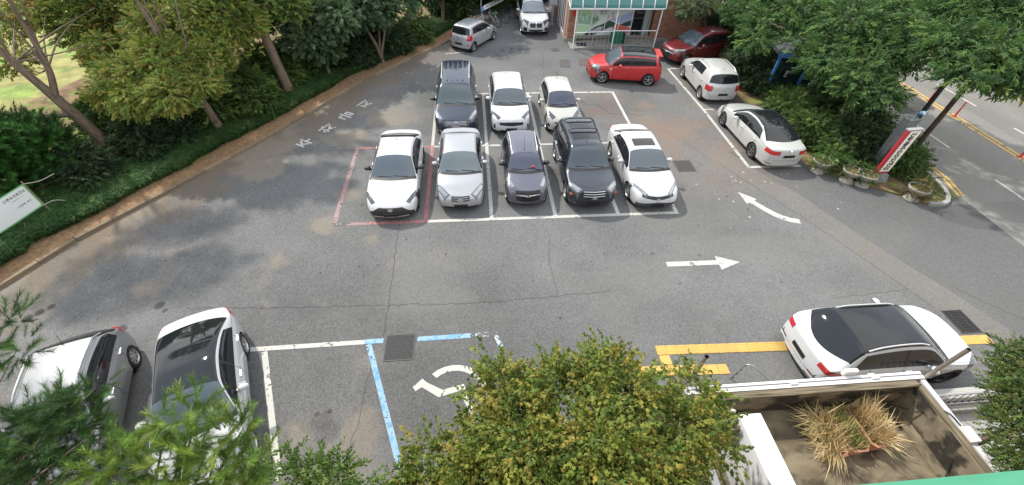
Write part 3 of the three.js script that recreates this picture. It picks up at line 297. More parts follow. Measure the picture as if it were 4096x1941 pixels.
// ---------------------------------------------------------------- east side street furniture
function planter(label, x, z, s = 1) { const t = thing('bowl_planter', label, 'planter', [x, .0, z], 0, 'concrete bowl planters along the bed'); t.scale.setScalar(s); const cm = new THREE.MeshStandardMaterial({ map: mottle([150, 145, 136], 16, 20, 251, 7), roughness: .95 });
  const ped = []; for (let k = 0; k < 22; k++) { const a = k / 22 * 6.283; ped.push(beam([Math.cos(a) * .13, .24, Math.sin(a) * .13], [Math.cos(a) * .27, .03, Math.sin(a) * .27], .03, .03)); } part(t, 'pedestal', [new THREE.LatheGeometry([[.0, 0], [.29, 0], [.29, .04], [.13, .25], [.13, .28], [0, .28]].map((p) => new THREE.Vector2(...p)), 22), ...ped], cm); part(t, 'bowl', new THREE.LatheGeometry([[.1, .27], [.2, .3], [.32, .4], [.38, .52], [.385, .58], [.35, .58], [.33, .5], [0, .46]].map((p) => new THREE.Vector2(...p)), 24), cm); part(t, 'potting_soil', new THREE.CylinderGeometry(.34, .34, .02, 18).translate(0, .535, 0), soilMat); return t; }
planter('bowl planter nearest the white sedan with black roof', 20.1, -2.35); planter('bowl planter half hidden behind the first pair of planters', 20.5, -2.45, .9); planter('bowl planter in the middle of the row by the shrubs', 20.98, -1.62); planter('bowl planter touching the lettered sign pillar', 21.45, -1.32); planter('lone bowl planter on the island right of the sign pillar', 22.95, -.35, 1.02);
{ // lettered pillar
  const t = thing('sign_pillar', 'red pillar with white lettered panel at the lot entrance', 'sign', [22.2, 0, -1.55], .06); part(t, 'base', new THREE.CylinderGeometry(.44, .56, .42, 4, 1).rotateY(Math.PI / 4).scale(1, 1, .55).translate(0, .21, 0), new THREE.MeshStandardMaterial({ map: graniteTex, color: rgb(.62, .64, .68), roughness: .6 }));
  part(t, 'shaft', rbox(.62, 2.06, .1, .012, 0, 1.45, 0), M([.42, .03, .045], .4)); part(t, 'cap', box(.66, .05, .16, 0, 2.505, 0), M([.36, .37, .38], .5)); part(t, 'side_panel', box(.012, 2.0, .07, .317, 1.45, 0), M([.12, .12, .13], .5));
  const tx = canvasTex(128, 700, (c, W, H) => { c.fillStyle = '#ece6d6'; c.fillRect(0, 0, W, H); c.strokeStyle = '#15151a'; drawHangul(c, '선학동주민자치센터', 28, 26, 66, 13, 0, 73); c.strokeStyle = '#2a2a7a'; c.lineWidth = 4; c.strokeRect(38, 178, 46, 46); }); const p = part(t, 'lettered_panel', new THREE.BoxGeometry(.46, 1.9, .02), [M([.5, .48, .42]), M([.5, .48, .42]), M([.5, .48, .42]), M([.5, .48, .42]), new THREE.MeshStandardMaterial({ map: tx, roughness: .5 }), M([.5, .48, .42])]); p.position.set(.05, 1.5, .058);
  const q = thing('stone_pillar', 'plain dark grey stone pillar behind the red lettered pillar', 'pillar', [22.75, 0, -2.35], .1); const sm = new THREE.MeshStandardMaterial({ map: mottle([122, 126, 126], 18, 16, 261, 6), color: rgb(.7, .74, .74), roughness: .7 }); part(q, 'shaft', box(.5, 2.45, .32, 0, 1.225, 0), sm); part(q, 'cap', box(.52, .06, .34, 0, 2.48, 0), sm); part(q, 'round_emblem', new THREE.CylinderGeometry(.07, .07, .02, 16).rotateX(Math.PI / 2).translate(-.08, 2.15, .165), M([.05, .06, .07], .5));
  const l = thing('blue_lamp', 'small blue swivel lamp on a short stalk behind the pillars', 'lamp', [22.85, 2.51, -2.35]); part(l, 'stalk', bar([0, 0, 0], [.06, .14, 0], .03), M([.03, .07, .14], .5)); part(l, 'housing', new THREE.SphereGeometry(.11, 14, 10).scale(1, .85, .8).translate(.12, .22, 0), M([.06, .19, .36], .4)); part(l, 'lens', new THREE.CylinderGeometry(.07, .07, .02, 16).rotateX(1.2).translate(.13, .26, .07), M([.45, .6, .68], .2)); }
{ const t = thing('lamp_post', 'straight black lamp post rising from the island behind the red pillar', 'lamp post', [24.75, .05, -3.75]); part(t, 'pole', new THREE.CylinderGeometry(.075, .11, 5.2, 12).translate(0, 2.6, 0), M([.02, .021, .024], .5)); part(t, 'base', new THREE.CylinderGeometry(.2, .24, .5, 12).translate(0, .25, 0), M([.02, .021, .024], .5)); part(t, 'lamp_arm', bar([0, 5.15, 0], [.7, 5.3, 0], .045), M([.02, .021, .024], .5)); part(t, 'lamp_head', rbox(.5, .1, .22, .04, .9, 5.3, 0), M([.05, .05, .05], .5)); }
function delin(label, z) { const t = thing('delineator_post', label, 'bollard', [30.64, 0, z], 0, 'red lane delineators on the centre line'); const rm = M([.5, .06, .035], .55); part(t, 'foot', new THREE.CylinderGeometry(.09, .12, .05, 14).translate(0, .025, 0), rm); part(t, 'tube', new THREE.CylinderGeometry(.04, .045, .78, 12).translate(0, .43, 0), rm); for (const y of [.52, .68]) part(t, 'reflective_band', new THREE.CylinderGeometry(.046, .046, .07, 12).translate(0, y, 0), M([.34, .2, .17], .5)); }
delin('red delineator post farthest up the road', -8.5); delin('red delineator post in the middle of the centre line', -6.76); delin('red delineator post nearest the right edge', -3.0);
{ // blue framed booth among the shrubs
  const t = thing('information_booth', 'blue framed glass booth half hidden by the shrubs', 'booth', [22.7, 0, -9.7], -.17); const bl = M([.05, .17, .42], .4), gd = new THREE.MeshPhysicalMaterial({ color: rgb(.012, .03, .028), roughness: .08, clearcoat: 1 });
  for (const [x, z] of [[-1.45, .75], [.1, .75], [1.55, .75], [-1.45, -.75], [1.55, -.75]]) part(t, 'post', box(.12, 2.35, .12, x, 1.18, z), bl); part(t, 'footing', box(.34, .2, .3, -1.45, .1, .75), concrete); part(t, 'glass_panel', box(1.4, 2.0, .03, -.68, 1.15, .72), gd); part(t, 'glass_panel', box(1.3, 1.5, .03, .83, 1.4, .72), gd); part(t, 'white_panel', box(1.0, 1.1, .03, 1.1, .6, .78), M([.5, .49, .46], .7)); part(t, 'roof', box(3.5, .14, 2, .05, 2.42, 0), M([.1, .11, .13], .5)); part(t, 'fascia', box(3.52, .2, .05, .05, 2.34, 1.0), bl); part(t, 'green_notice', box(.3, .3, .02, -.28, 1.75, .745), M([.04, .3, .22], .5));
  const tx = canvasTex(128, 128, (c) => { c.fillStyle = '#101a1a'; c.fillRect(0, 0, 128, 128); c.fillStyle = '#dfe6e2'; c.font = 'bold 58px sans-serif'; c.fillText('110', 12, 84); }); part(t, 'lettering', new THREE.PlaneGeometry(.5, .5).rotateZ(1.57).translate(-.75, 1.35, .745), new THREE.MeshStandardMaterial({ map: tx, roughness: .3 })); }
{ const t = thing('timber_steps', 'weathered timber steps beside the white compact crossover', 'steps', [21.3, .07, -13.6], -.3); for (let k = 0; k < 5; k++) part(t, 'plank', box(1.0, .05, .26, 0, .06 + k * .08, -k * .29), M([[.3, .17, .09], [.34, .2, .11], [.27, .15, .08]][k % 3], .85)); part(t, 'stringer', beam([-.52, .0, .1], [-.52, .36, -1.3], .05, .14), M([.25, .14, .08], .9)); part(t, 'stringer', beam([.52, .0, .1], [.52, .36, -1.3], .05, .14), M([.25, .14, .08], .9)); }
solo('overhead_cable', tube([[20, 6.4, -16], [28.9, 5, -8.7], [29.8, 5, -6.9], [34, 5.1, 1]], .02, 30, 6), M([.75, .76, .76], .5), 'pale overhead cable crossing the upper right corner', 'cable');

// ---------------------------------------------------------------- banner on the bank
{ const t = thing('hanging_banner', 'white banner with green border tied between trees at the left edge', 'banner', [-9.73, 0, -.78]); const tx = canvasTex(1600, 460, (c, W, H) => { c.fillStyle = '#6fae72'; c.fillRect(0, 0, W, H); c.fillStyle = '#dfe4e4'; c.beginPath(); c.roundRect(22, 22, W - 44, H - 44, 34); c.fill(); c.strokeStyle = '#3e4c50'; drawHangul(c, '연수구보건소', W - 340, 72, 44, 8, 51, 0); c.fillStyle = '#7fa7a0'; c.beginPath(); c.arc(W - 372, 94, 24, 0, 7); c.fill(); c.fillStyle = '#e6ebea'; c.beginPath(); c.arc(W - 372, 94, 11, 0, 7); c.fill(); c.fillStyle = '#56646a'; c.font = '30px sans-serif'; c.fillText('( 749-8131~5 )', W - 310, 168); c.strokeStyle = '#56646a'; drawHangul(c, '예방접종', W - 300, 262, 28, 5, 34, 0); drawHangul(c, '불가', W - 140, 262, 28, 5, 34, 0); c.fillText('(', W - 320, 290); c.fillText(')', W - 70, 290); });
  const g = new THREE.PlaneGeometry(3.2, .92, 24, 6), p = g.attributes.position; for (let i = 0; i < p.count; i++) p.setZ(i, .02 * Math.sin(p.getX(i) * 3) * Math.cos(p.getY(i) * 2)); g.computeVertexNormals(); const m = part(t, 'cloth', g.translate(-1.6, 1.15, 0), new THREE.MeshStandardMaterial({ map: tx, roughness: .8, side: THREE.DoubleSide })); m.rotation.y = 1.28; part(t, 'tie_rope', tube([[0, 1.6, 0], [.15, 1.45, -.35], [.2, 1.35, -.9]], .012, 12, 5), M([.5, .48, .42], .9)); part(t, 'tie_rope', tube([[0, .7, 0], [.12, .65, -.3], [.3, .2, -.7]], .012, 12, 5), M([.5, .48, .42], .9)); part(t, 'stake', bar([-.02, 0, -.03], [-.02, 1.68, -.03], .025), M([.2, .16, .1], .9)); }

// ---------------------------------------------------------------- the building we look down from, its porch roof and steps
const oldConcrete = new THREE.MeshStandardMaterial({ map: pixTex(512, 512, (u, v, i, j) => { const a = (fbm(u * 8, v * 8, 5, 271) - .5) * 66 + (hash2(i, j, 272) - .5) * 22, k = sstep(.55, .72, fbm(u * 6 + 4, v * 6, 4, 275)); return [lerp(114, 76, k) + a, lerp(104, 69, k) + a, lerp(86, 54, k) + a * .9]; }), roughness: .97 }), stainConcrete = new THREE.MeshStandardMaterial({ map: pixTex(512, 256, (u, v, i, j) => { const a = (fbm(u * 16, v * 5, 5, 281) - .5) * 60 + (hash2(i, j, 282) - .5) * 20, k = sstep(.4, .62, fbm(u * 10, v * 4 + 3, 5, 285)); return [lerp(124, 50, k) + a * .7, lerp(114, 47, k) + a * .7, lerp(96, 40, k) + a * .6]; }), roughness: .97 }), metalCap = new THREE.MeshStandardMaterial({ map: mottle([206, 205, 208], 12, 8, 291, 4), roughness: .45 });
{ const b = thing('main_building', 'building with green painted parapet that the view looks down from', 'building', [0, 0, 11]); part(b, 'wall', box(44, 7.9, 6, 6, 3.95, 3.02), new THREE.MeshStandardMaterial({ map: mottle([172, 158, 140], 14, 14, 295, 5), roughness: .9 })); part(b, 'parapet', box(44.1, .16, 6.1, 6, 7.98, 3.05), new THREE.MeshStandardMaterial({ map: pixTex(256, 256, (u, v, i, j) => { const a = (fbm(u * 9, v * 9, 4, 297) - .5) * 30 + (hash2(i, j, 298) - .5) * 12, k = sstep(.73, .77, fbm(u * 24, v * 24, 3, 299)); return [lerp(66, 170, k) + a, lerp(138, 160, k) + a, lerp(106, 142, k) + a]; }), roughness: .6 })); }
{ const t = thing('porch_roof', 'concrete porch roof with parapet and white metal coping', 'porch roof', [0, 0, 0]);
  part(t, 'roof_floor', box(3.22, .2, 2.35, 11.64, 2.6, 9.8), oldConcrete); part(t, 'parapet_wall', box(4.42, .9, .22, 11.19, 2.93, 8.535), stainConcrete); part(t, 'parapet_wall', box(.17, .9, 2.32, 13.31, 2.93, 9.81), stainConcrete); part(t, 'parapet_ledge', box(4.3, .05, .12, 11.12, 3.405, 8.595), oldConcrete);
  part(t, 'coping', box(4.6, .06, .14, 11.16, 3.42, 8.46), metalCap); part(t, 'coping_seam', box(4.6, .012, .012, 11.16, 3.456, 8.45), M([.12, .12, .12], .6)); part(t, 'coping', box(.09, .05, 2.4, 13.42, 3.40, 9.74), metalCap); part(t, 'parapet_ledge', box(.1, .04, 2.3, 13.3, 3.4, 9.8), oldConcrete);
  part(t, 'corner_fillet', new THREE.CylinderGeometry(.22, .22, 2.2, 3, 1).rotateX(Math.PI / 2).translate(13.2, 2.68, 9.8), oldConcrete);
  part(t, 'white_upstand', rbox(.4, .78, 2.2, .02, 9.85, 3.02, 10.02), M([.76, .77, .79], .5)); part(t, 'void_wall', box(.16, .75, 2.1, 8.95, 3.0, 9.95), stainConcrete); part(t, 'void_coping', box(.12, .05, 1.6, 8.78, 3.41, 10.1), metalCap); part(t, 'void_shade', box(.62, .06, 2.2, 9.34, 1.7, 9.9), dark); part(t, 'void_cross_wall', box(.62, .5, .14, 9.34, 3.0, 9.05), oldConcrete);  // black sheet partway down stands in for the shade inside the open void
  for (const [x, z] of [[8.3, 8.6], [13.2, 8.62], [8.3, 10.9], [13.2, 10.9]]) part(t, 'column', box(.28, 2.5, .28, x, 1.25, z), concrete); part(t, 'left_slab', box(1.0, .2, 2.4, 8.45, 2.6, 9.75), oldConcrete); part(t, 'junction_box', rbox(.17, .08, .26, .02, 13.43, 3.46, 9.55), M([.7, .71, .7], .5)); part(t, 'cable', tube([[12.95, 2.86, 8.7], [13.18, 3.1, 9.0], [13.36, 3.44, 9.15], [13.4, 3.45, 9.4]], .012, 16, 5), trim); part(t, 'cable', tube([[13.24, 3.1, 9.78], [13.2, 2.9, 9.9], [13.1, 2.76, 10.05]], .012, 12, 5), trim);
  const pipe = tube([[9.05, 3.3, 8.92], [9.2, 3.42, 8.86], [9.42, 3.44, 8.84], [9.6, 3.4, 8.86]], .035, 14, 7); part(t, 'vent_pipe', pipe, M([.6, .56, .5], .6));
  part(t, 'floodlight', rbox(.26, .16, .08, .02, 12.05, 3.5, 8.34), M([.72, .74, .72], .5)); for (const x of [10.9, 12.5]) part(t, 'light_fitting', rbox(.16, .035, .07, .015, x, 3.46, 8.46), M([.5, .5, .5], .4)); }
function flagTube(label, x, z) { const t = thing('flag_holder_tube', label, 'pole', [x, 3.36, z], 0, 'steel flag holder tubes at the porch corners'); part(t, 'tube', new THREE.CylinderGeometry(.036, .036, 1.08, 14, 1, true).translate(0, .54, 0), M([.42, .38, .34], .3, { metalness: .8 })); part(t, 'inner_wall', new THREE.CylinderGeometry(.03, .03, 1.07, 14, 1, true).translate(0, .54, 0), dark); for (const y of [.45, .95]) part(t, 'hook', new THREE.TorusGeometry(.028, .007, 6, 12).translate(.06, y, 0), steel); }
flagTube('steel flag tube at the right front corner of the porch roof', 13.5, 8.5); flagTube('steel flag tube at the left end of the porch roof by the maple', 8.93, 8.33);
{ // long planters with dried grass on the roof
  const tm = new THREE.MeshStandardMaterial({ map: mottle([184, 134, 112], 14, 12, 311, 5), roughness: .8 }); const bladeG = (h, w) => { const g = new THREE.BufferGeometry(); g.setAttribute('position', new THREE.Float32BufferAttribute([-w, 0, 0, w, 0, 0, -w * .7, h * .55, h * .12, w * .7, h * .55, h * .12, 0, h, h * .45], 3)); g.setIndex([0, 1, 2, 1, 3, 2, 2, 3, 4]); g.computeVertexNormals(); return g; };
  [['terracotta planter trough with dry brown grass nearest the white upstand', 11.38, [[.46, .33, .16], [.52, .4, .21], [.3, .27, .1]]], ['middle terracotta trough with green tufted grass', 11.81, [[.16, .22, .05], [.22, .26, .07], [.44, .35, .16]]], ['terracotta planter trough with tall straw on the right', 12.25, [[.58, .43, .22], [.5, .35, .17], [.54, .46, .26]]]].forEach(([label, x, cols], n) => {
    const t = thing('planter_trough', label, 'planter', [x, 2.7, 9.2 - n * .05], (n - 1) * .05); const oct = (w, d, c) => [[-w + c, -d], [w - c, -d], [w, -d + c], [w, d - c], [w - c, d], [-w + c, d], [-w, d - c], [-w, -d + c]], o = (w, d, c, y0, h, wall) => { const sh = new THREE.Shape(oct(w, d, c).map((p) => new THREE.Vector2(...p))); sh.holes.push(new THREE.Path(oct(w - wall, d - wall, c).map((p) => new THREE.Vector2(...p)).reverse())); return new THREE.ExtrudeGeometry(sh, { depth: h, bevelEnabled: false }).rotateX(-Math.PI / 2).translate(0, y0, 0); }; part(t, 'trough', [o(.17, .37, .06, 0, .22, .02), box(.3, .02, .7, 0, .012, 0)], tm); part(t, 'rim', o(.195, .395, .07, .221, .03, .035), tm); part(t, 'potting_soil', box(.29, .02, .69, 0, .19, 0), soilMat);
    const R = rng(400 + n), g = new THREE.InstancedMesh(bladeG(1, .011), new THREE.MeshStandardMaterial({ roughness: .9, side: THREE.DoubleSide }), 680), m4 = new THREE.Matrix4(), q = new THREE.Quaternion(), e = new THREE.Euler(); const C = new THREE.Color(); for (let k = 0; k < 680; k++) { const flop = R() < (n === 0 ? .65 : n === 2 ? .4 : .15); e.set(flop ? .5 + R() * .7 : -.15 + (R() - .5) * .9, flop ? (n === 2 ? 1.2 : -1.4) + (R() - .5) * 2.2 : Math.PI + (R() - .5) * 2.6, (R() - .5) * .8, 'YXZ'); q.setFromEuler(e); const s = (n === 1 ? .16 : .24) + R() * R() * (n === 1 ? .2 : .44); m4.compose(V3((R() - .5) * .28, .19, (R() - .5) * .66), q, V3(1, s, s)); g.setMatrixAt(k, m4); const c = cols[R() * 3 | 0], v = .8 + R() * .4; g.setColorAt(k, C.setRGB(c[0] * v, c[1] * v, c[2] * v)); } g.name = 'dry_grass'; g.userData.kind = 'stuff'; t.add(g); }); }
{ const t = thing('stair_handrail', 'bent steel handrail with green tape in front of the porch', 'handrail', [12.05, 0, 6.75]); part(t, 'rail', tube([[-.12, .0, .0], [-.1, .55, .02], [-.06, .88, .05], [.05, .92, .12], [.75, .5, .75], [1.1, .3, 1.05]], .02, 30, 8), steel); part(t, 'rail_post', bar([.6, 0, .62], [.6, .58, .62], .015), steel); for (const y of [.12, .36, .6, .8]) part(t, 'green_tape', new THREE.CylinderGeometry(.0225, .0225, .08, 10).translate(-.11 + y * .04, y, .01 + y * .03), M([.03, .2, .12], .5)); }
{ const g = new THREE.Group(); g.name = 'granite_forecourt'; g.userData.kind = 'structure'; scene.add(g); const R = rng(555); let k = 0; for (let i = 0; i < 9; i++) for (let j = 0; j < 5; j++) { const m = part(g, 'paving_slab' + (k ? '_' + String(k).padStart(3, '0') : ''), rbox(.592, .04, .592, .006), [graniteMats[0], graniteMats[1]][R() < .7 ? 0 : 1]); m.position.set(14.2 + i * .6, .012 + (R() - .5) * .003, 8.32 + j * .6); k++; }
  const s = thing('entrance_steps', 'pale stone steps in front of the porch', 'steps', [10.3, 0, 7.4]); for (let q = 0; q < 3; q++) part(s, 'tread', rbox(4.4, .15, .34, .01, 0, .075 + q * .15, .0 + q * .34), graniteMats[q % 2]); part(s, 'landing', box(4.4, .45, 2.3, 0, .225, 2.36), graniteMats[1]);
  const f = thing('ramp_railing', 'steel baluster railing on a low stone wall right of the porch', 'railing', [17.3, 0, 7.75]); part(f, 'stone_wall', rbox(2.6, .5, .26, .015, 0, .25, 0), new THREE.MeshStandardMaterial({ map: graniteTex, roughness: .7 })); part(f, 'lower_wall', box(2.6, .3, .2, -.05, .15, .26), graniteMats[1]); part(f, 'top_rail', bar([-1.3, 1.0, .22], [1.25, 1.0, .22], .025), steel); part(f, 'bottom_rail', bar([-1.3, .4, .22], [1.25, .4, .22], .015), steel); for (let q = 0; q < 14; q++) part(f, 'baluster' + (q ? '_' + String(q).padStart(3, '0') : ''), bar([-1.25 + q * .19, .3, .22], [-1.25 + q * .19, 1.0, .22], .01, 6), steel);
  const f2 = thing('lower_railing', 'short railing beyond the forecourt paving beside the evergreen', 'railing', [15.3, 0, 10.2]); part(f2, 'top_rail', bar([-.9, .9, 0], [1.2, .9, 0], .022), steel); for (let q = 0; q < 9; q++) part(f2, 'baluster' + (q ? '_' + String(q).padStart(3, '0') : ''), bar([-.85 + q * .24, .03, 0], [-.85 + q * .24, .9, 0], .01, 6), steel); }
// ---------------------------------------------------------------- cars
function pchip(pts) { const n = pts.length, d = [], m = []; for (let i = 0; i < n - 1; i++) d.push((pts[i + 1][1] - pts[i][1]) / (pts[i + 1][0] - pts[i][0])); m[0] = d[0]; m[n - 1] = d[n - 2]; for (let i = 1; i < n - 1; i++) m[i] = d[i - 1] * d[i] <= 0 ? 0 : 2 * d[i - 1] * d[i] / (d[i - 1] + d[i]);
  return (x) => { if (x <= pts[0][0]) return pts[0][1]; if (x >= pts[n - 1][0]) return pts[n - 1][1]; let i = 0; while (x > pts[i + 1][0]) i++; const h = pts[i + 1][0] - pts[i][0], t = (x - pts[i][0]) / h, t2 = t * t, t3 = t2 * t; return (2 * t3 - 3 * t2 + 1) * pts[i][1] + (t3 - 2 * t2 + t) * h * m[i] + (-2 * t3 + 3 * t2) * pts[i + 1][1] + (t3 - t2) * h * m[i + 1]; }; }
const SEG = [2, 3, 3, 3, 3, 6, 3, 4, 6];
function carShell(c) { // triangles with x forward, y up, z right; each vertex [x,y,z,nx,ny,nz,v]
  const { L, W } = c, top = pchip(c.top), belt = pchip(c.belt), bot = pchip(c.bot), wid = pchip(c.wid), tum = c.tum;
  const sec = (s) => { const T = top(s), Bt = Math.min(belt(s), T - .03), b = Math.min(bot(s), Bt - .04), w = wid(s) * W / 2, sh = w * .945, dr = Math.min(c.edge, (T - Bt) * .5), he = T - dr, we = sh - (he - Bt) * tum;
    const P = [[w * .82, b], [w * .955, b + Math.min(.03, (Bt - b) * .1)], [w * .985, b + (Bt - b) * .3], [w, b + (Bt - b) * .56], [w * .988, Bt - (Bt - b) * .14], [sh, Bt], [we, he], [we * .88, T - dr * .36], [we * .48, T - dr * .06], [0, T]], out = [[0, b, -1], [w * .28, b, -.66], [w * .56, b, -.33]];
    const cr = (a, b2, c2, d2, t) => { const t2 = t * t, t3 = t2 * t; return .5 * (2 * b2 + (c2 - a) * t + (2 * a - 5 * b2 + 4 * c2 - d2) * t2 + (3 * b2 - a - 3 * c2 + d2) * t3); };
    for (let k = 0; k < 9; k++) for (let q = 0; q < SEG[k]; q++) { const t = q / SEG[k]; let A = P[Math.max(0, k - 1)], B = P[k], C = P[k + 1], D = P[Math.min(9, k + 2)]; if (k === 5) { A = [2 * B[0] - C[0], 2 * B[1] - C[1]]; D = [2 * C[0] - B[0], 2 * C[1] - B[1]]; } if (k === 4) D = [2 * C[0] - B[0], 2 * C[1] - B[1]]; if (k === 6) A = [2 * B[0] - C[0] + .02, 2 * B[1] - C[1]]; if (k === 8) D = [-P[8][0], P[8][1]]; const bul = k === 5 ? Math.sin(t * Math.PI) * .022 : 0; out.push([cr(A[0], B[0], C[0], D[0], t) + bul, cr(A[1], B[1], C[1], D[1], t), k + t]); }
    out.push([0, T, 9]); return out; };
  const N = 132, S = 700, cum = [0]; let pT = top(0), pW = wid(0), pB = bot(0); for (let i = 1; i <= S; i++) { const s = i / S * L, a = top(s), b = wid(s), d = bot(s); cum.push(cum[i - 1] + L / S + .9 * Math.abs(a - pT) + .8 * Math.abs(b - pW) * W / 2 + .5 * Math.abs(d - pB)); pT = a; pW = b; pB = d; }
  const st = []; for (let k = 0, i = 0; k <= N; k++) { const v = k / N * cum[S]; while (i < S && cum[i + 1] < v) i++; st.push(clamp((i + (v - cum[i]) / ((cum[i + 1] - cum[i]) || 1)) / S, 0, 1) * L); }
  const rings = []; const ring = (s) => { const h = sec(s), r = []; for (const [w, y, v] of h) r.push([L / 2 - s, y, w, v]); for (let k = h.length - 2; k >= 0; k--) r.push([L / 2 - s, h[k][1], -h[k][0], h[k][2]]); return r; };
  const cap = (r) => { const m = (r[0][1] + r[(r.length - 1) / 2][1]) / 2; return r.map(([x, y, z, v]) => [x, m + (y - m) * .04, z * .96, v]); };
  const r0 = ring(st[0]), rN = ring(st[N]); rings.push(cap(r0), r0); for (let k = 1; k < N; k++) rings.push(ring(st[k])); rings.push(rN, cap(rN));
  const m = r0.length, pos = []; for (const r of rings) for (const p of r) pos.push(p[0], p[1], p[2]); const idx = []; for (let i = 0; i < rings.length - 1; i++) for (let j = 0; j < m - 1; j++) { const a = i * m + j, b = a + m; idx.push(a, a + 1, b, b, a + 1, b + 1); }
  const g = new THREE.BufferGeometry(); g.setAttribute('position', new THREE.Float32BufferAttribute(pos, 3)); g.setIndex(idx); g.computeVertexNormals(); const n = g.attributes.normal, fl = n.getY((rings.length >> 1) * m + (m >> 1)) < 0 ? -1 : 1;
  const V = []; for (let i = 0; i < rings.length; i++) for (let j = 0; j < m; j++) { const k = i * m + j; V.push([pos[k * 3], pos[k * 3 + 1], pos[k * 3 + 2], n.getX(k) * fl, n.getY(k) * fl, n.getZ(k) * fl, rings[i][j][3]]); }
  const T = []; for (let i = 0; i < idx.length; i += 3) T.push(fl > 0 ? [V[idx[i]], V[idx[i + 1]], V[idx[i + 2]]] : [V[idx[i]], V[idx[i + 2]], V[idx[i + 1]]]); return T;
}
const mixV = (a, b, t) => a.map((v, i) => v + (b[i] - v) * t);
function half(tris, f) { const I = [], O = []; for (const t of tris) { const d = [f(t[0]), f(t[1]), f(t[2])], k = (d[0] > 0) + (d[1] > 0) + (d[2] > 0); if (k === 3) I.push(t); else if (k === 0) O.push(t); else { const p = [], q = []; for (let i = 0; i < 3; i++) { const j = (i + 1) % 3; (d[i] > 0 ? p : q).push(t[i]); if ((d[i] > 0) !== (d[j] > 0)) { const x = mixV(t[i], t[j], d[i] / (d[i] - d[j])); p.push(x); q.push(x); } } for (const [l, o] of [[p, I], [q, O]]) for (let i = 1; i < l.length - 1; i++) o.push([l[0], l[i], l[i + 1]]); } } return [I, O]; }
function cut(tris, fns) { let rest = [], cur = tris; for (const f of fns) { const [i, o] = half(cur, f); rest = rest.concat(o); cur = i; } return [cur, rest]; }
let BOW = null; // plan curvature of nose and tail: x shifts back with the square of the distance from the centre line
function soup(tris, push = 0) { const p = [], n = [], uv = []; for (const t of tris) for (let v of t) { if (BOW) { const { L, W, bf, br } = BOW, s = L / 2 - v[0], wf = 1 - sstep(0, 1.3, s), wr = 1 - sstep(0, 1.1, L - s), k = bf * wf - br * wr, q = v[2] / (W / 2), nz = v[5] + v[3] * k * 2 * q / (W / 2), l = Math.hypot(v[3], v[4], nz) || 1; v = [v[0] - k * q * q, v[1], v[2], v[3] / l, v[4] / l, nz / l]; } p.push(v[0] + v[3] * push, v[1] + v[4] * push, v[2] + v[5] * push); n.push(v[3], v[4], v[5]); uv.push(v[0], v[2]); } const g = new THREE.BufferGeometry(); g.setAttribute('position', new THREE.Float32BufferAttribute(p, 3)); g.setAttribute('normal', new THREE.Float32BufferAttribute(n, 3)); g.setAttribute('uv', new THREE.Float32BufferAttribute(uv, 2)); return g; }
const tyreCache = {};
function wheelGeo(r, w, rimR, spokes, style) { const key = [r, w, rimR, spokes, style].join(); if (tyreCache[key]) return tyreCache[key];
  const pf = [[rimR, -w / 2 + .015], [rimR + .02, -w / 2], [r - .035, -w / 2 + .004], [r - .01, -w / 2 + .03], [r, -w / 2 + .06], [r, w / 2 - .06], [r - .01, w / 2 - .03], [r - .035, w / 2 - .004], [rimR + .02, w / 2], [rimR, w / 2 - .015]].map(([a, b]) => new THREE.Vector2(a, b));
  const tyre = new THREE.LatheGeometry(pf, 30).rotateX(Math.PI / 2); // axis along z
  const out = w / 2 - .03, rim = [new THREE.LatheGeometry([[rimR * .9, -w / 2 + .03], [rimR * .93, 0], [rimR * .93, out - .01], [rimR + .003, out + .018], [rimR - .02, out + .022], [rimR * .9, out - .02]].map(([a, b]) => new THREE.Vector2(a, b)), 30).rotateX(Math.PI / 2), new THREE.CylinderGeometry(rimR * .2, rimR * .24, .03, 14).rotateX(Math.PI / 2).translate(0, 0, out - .005)];
  for (let k = 0; k < spokes; k++) { const a = k / spokes * Math.PI * 2 + .3; if (style === 'twin') for (const q of [-.17, .17]) rim.push(box(rimR * .8, rimR * .09, .025, rimR * .52, 0, out - .008).rotateZ(a + q)); else { const s = new THREE.Shape(); const w0 = rimR * .13, w1 = rimR * (style === 'wide' ? .27 : .17); s.moveTo(rimR * .15, -w0); s.lineTo(rimR * .94, -w1); s.lineTo(rimR * .94, w1); s.lineTo(rimR * .15, w0); rim.push(new THREE.ExtrudeGeometry(s, { depth: .02, bevelEnabled: false }).rotateZ(a).translate(0, 0, out - .022)); } }
  const back = new THREE.CylinderGeometry(rimR * .9, rimR * .9, .02, 20).rotateX(Math.PI / 2).translate(0, 0, -.01); return tyreCache[key] = { tyre, rim: merge(rim), back }; }

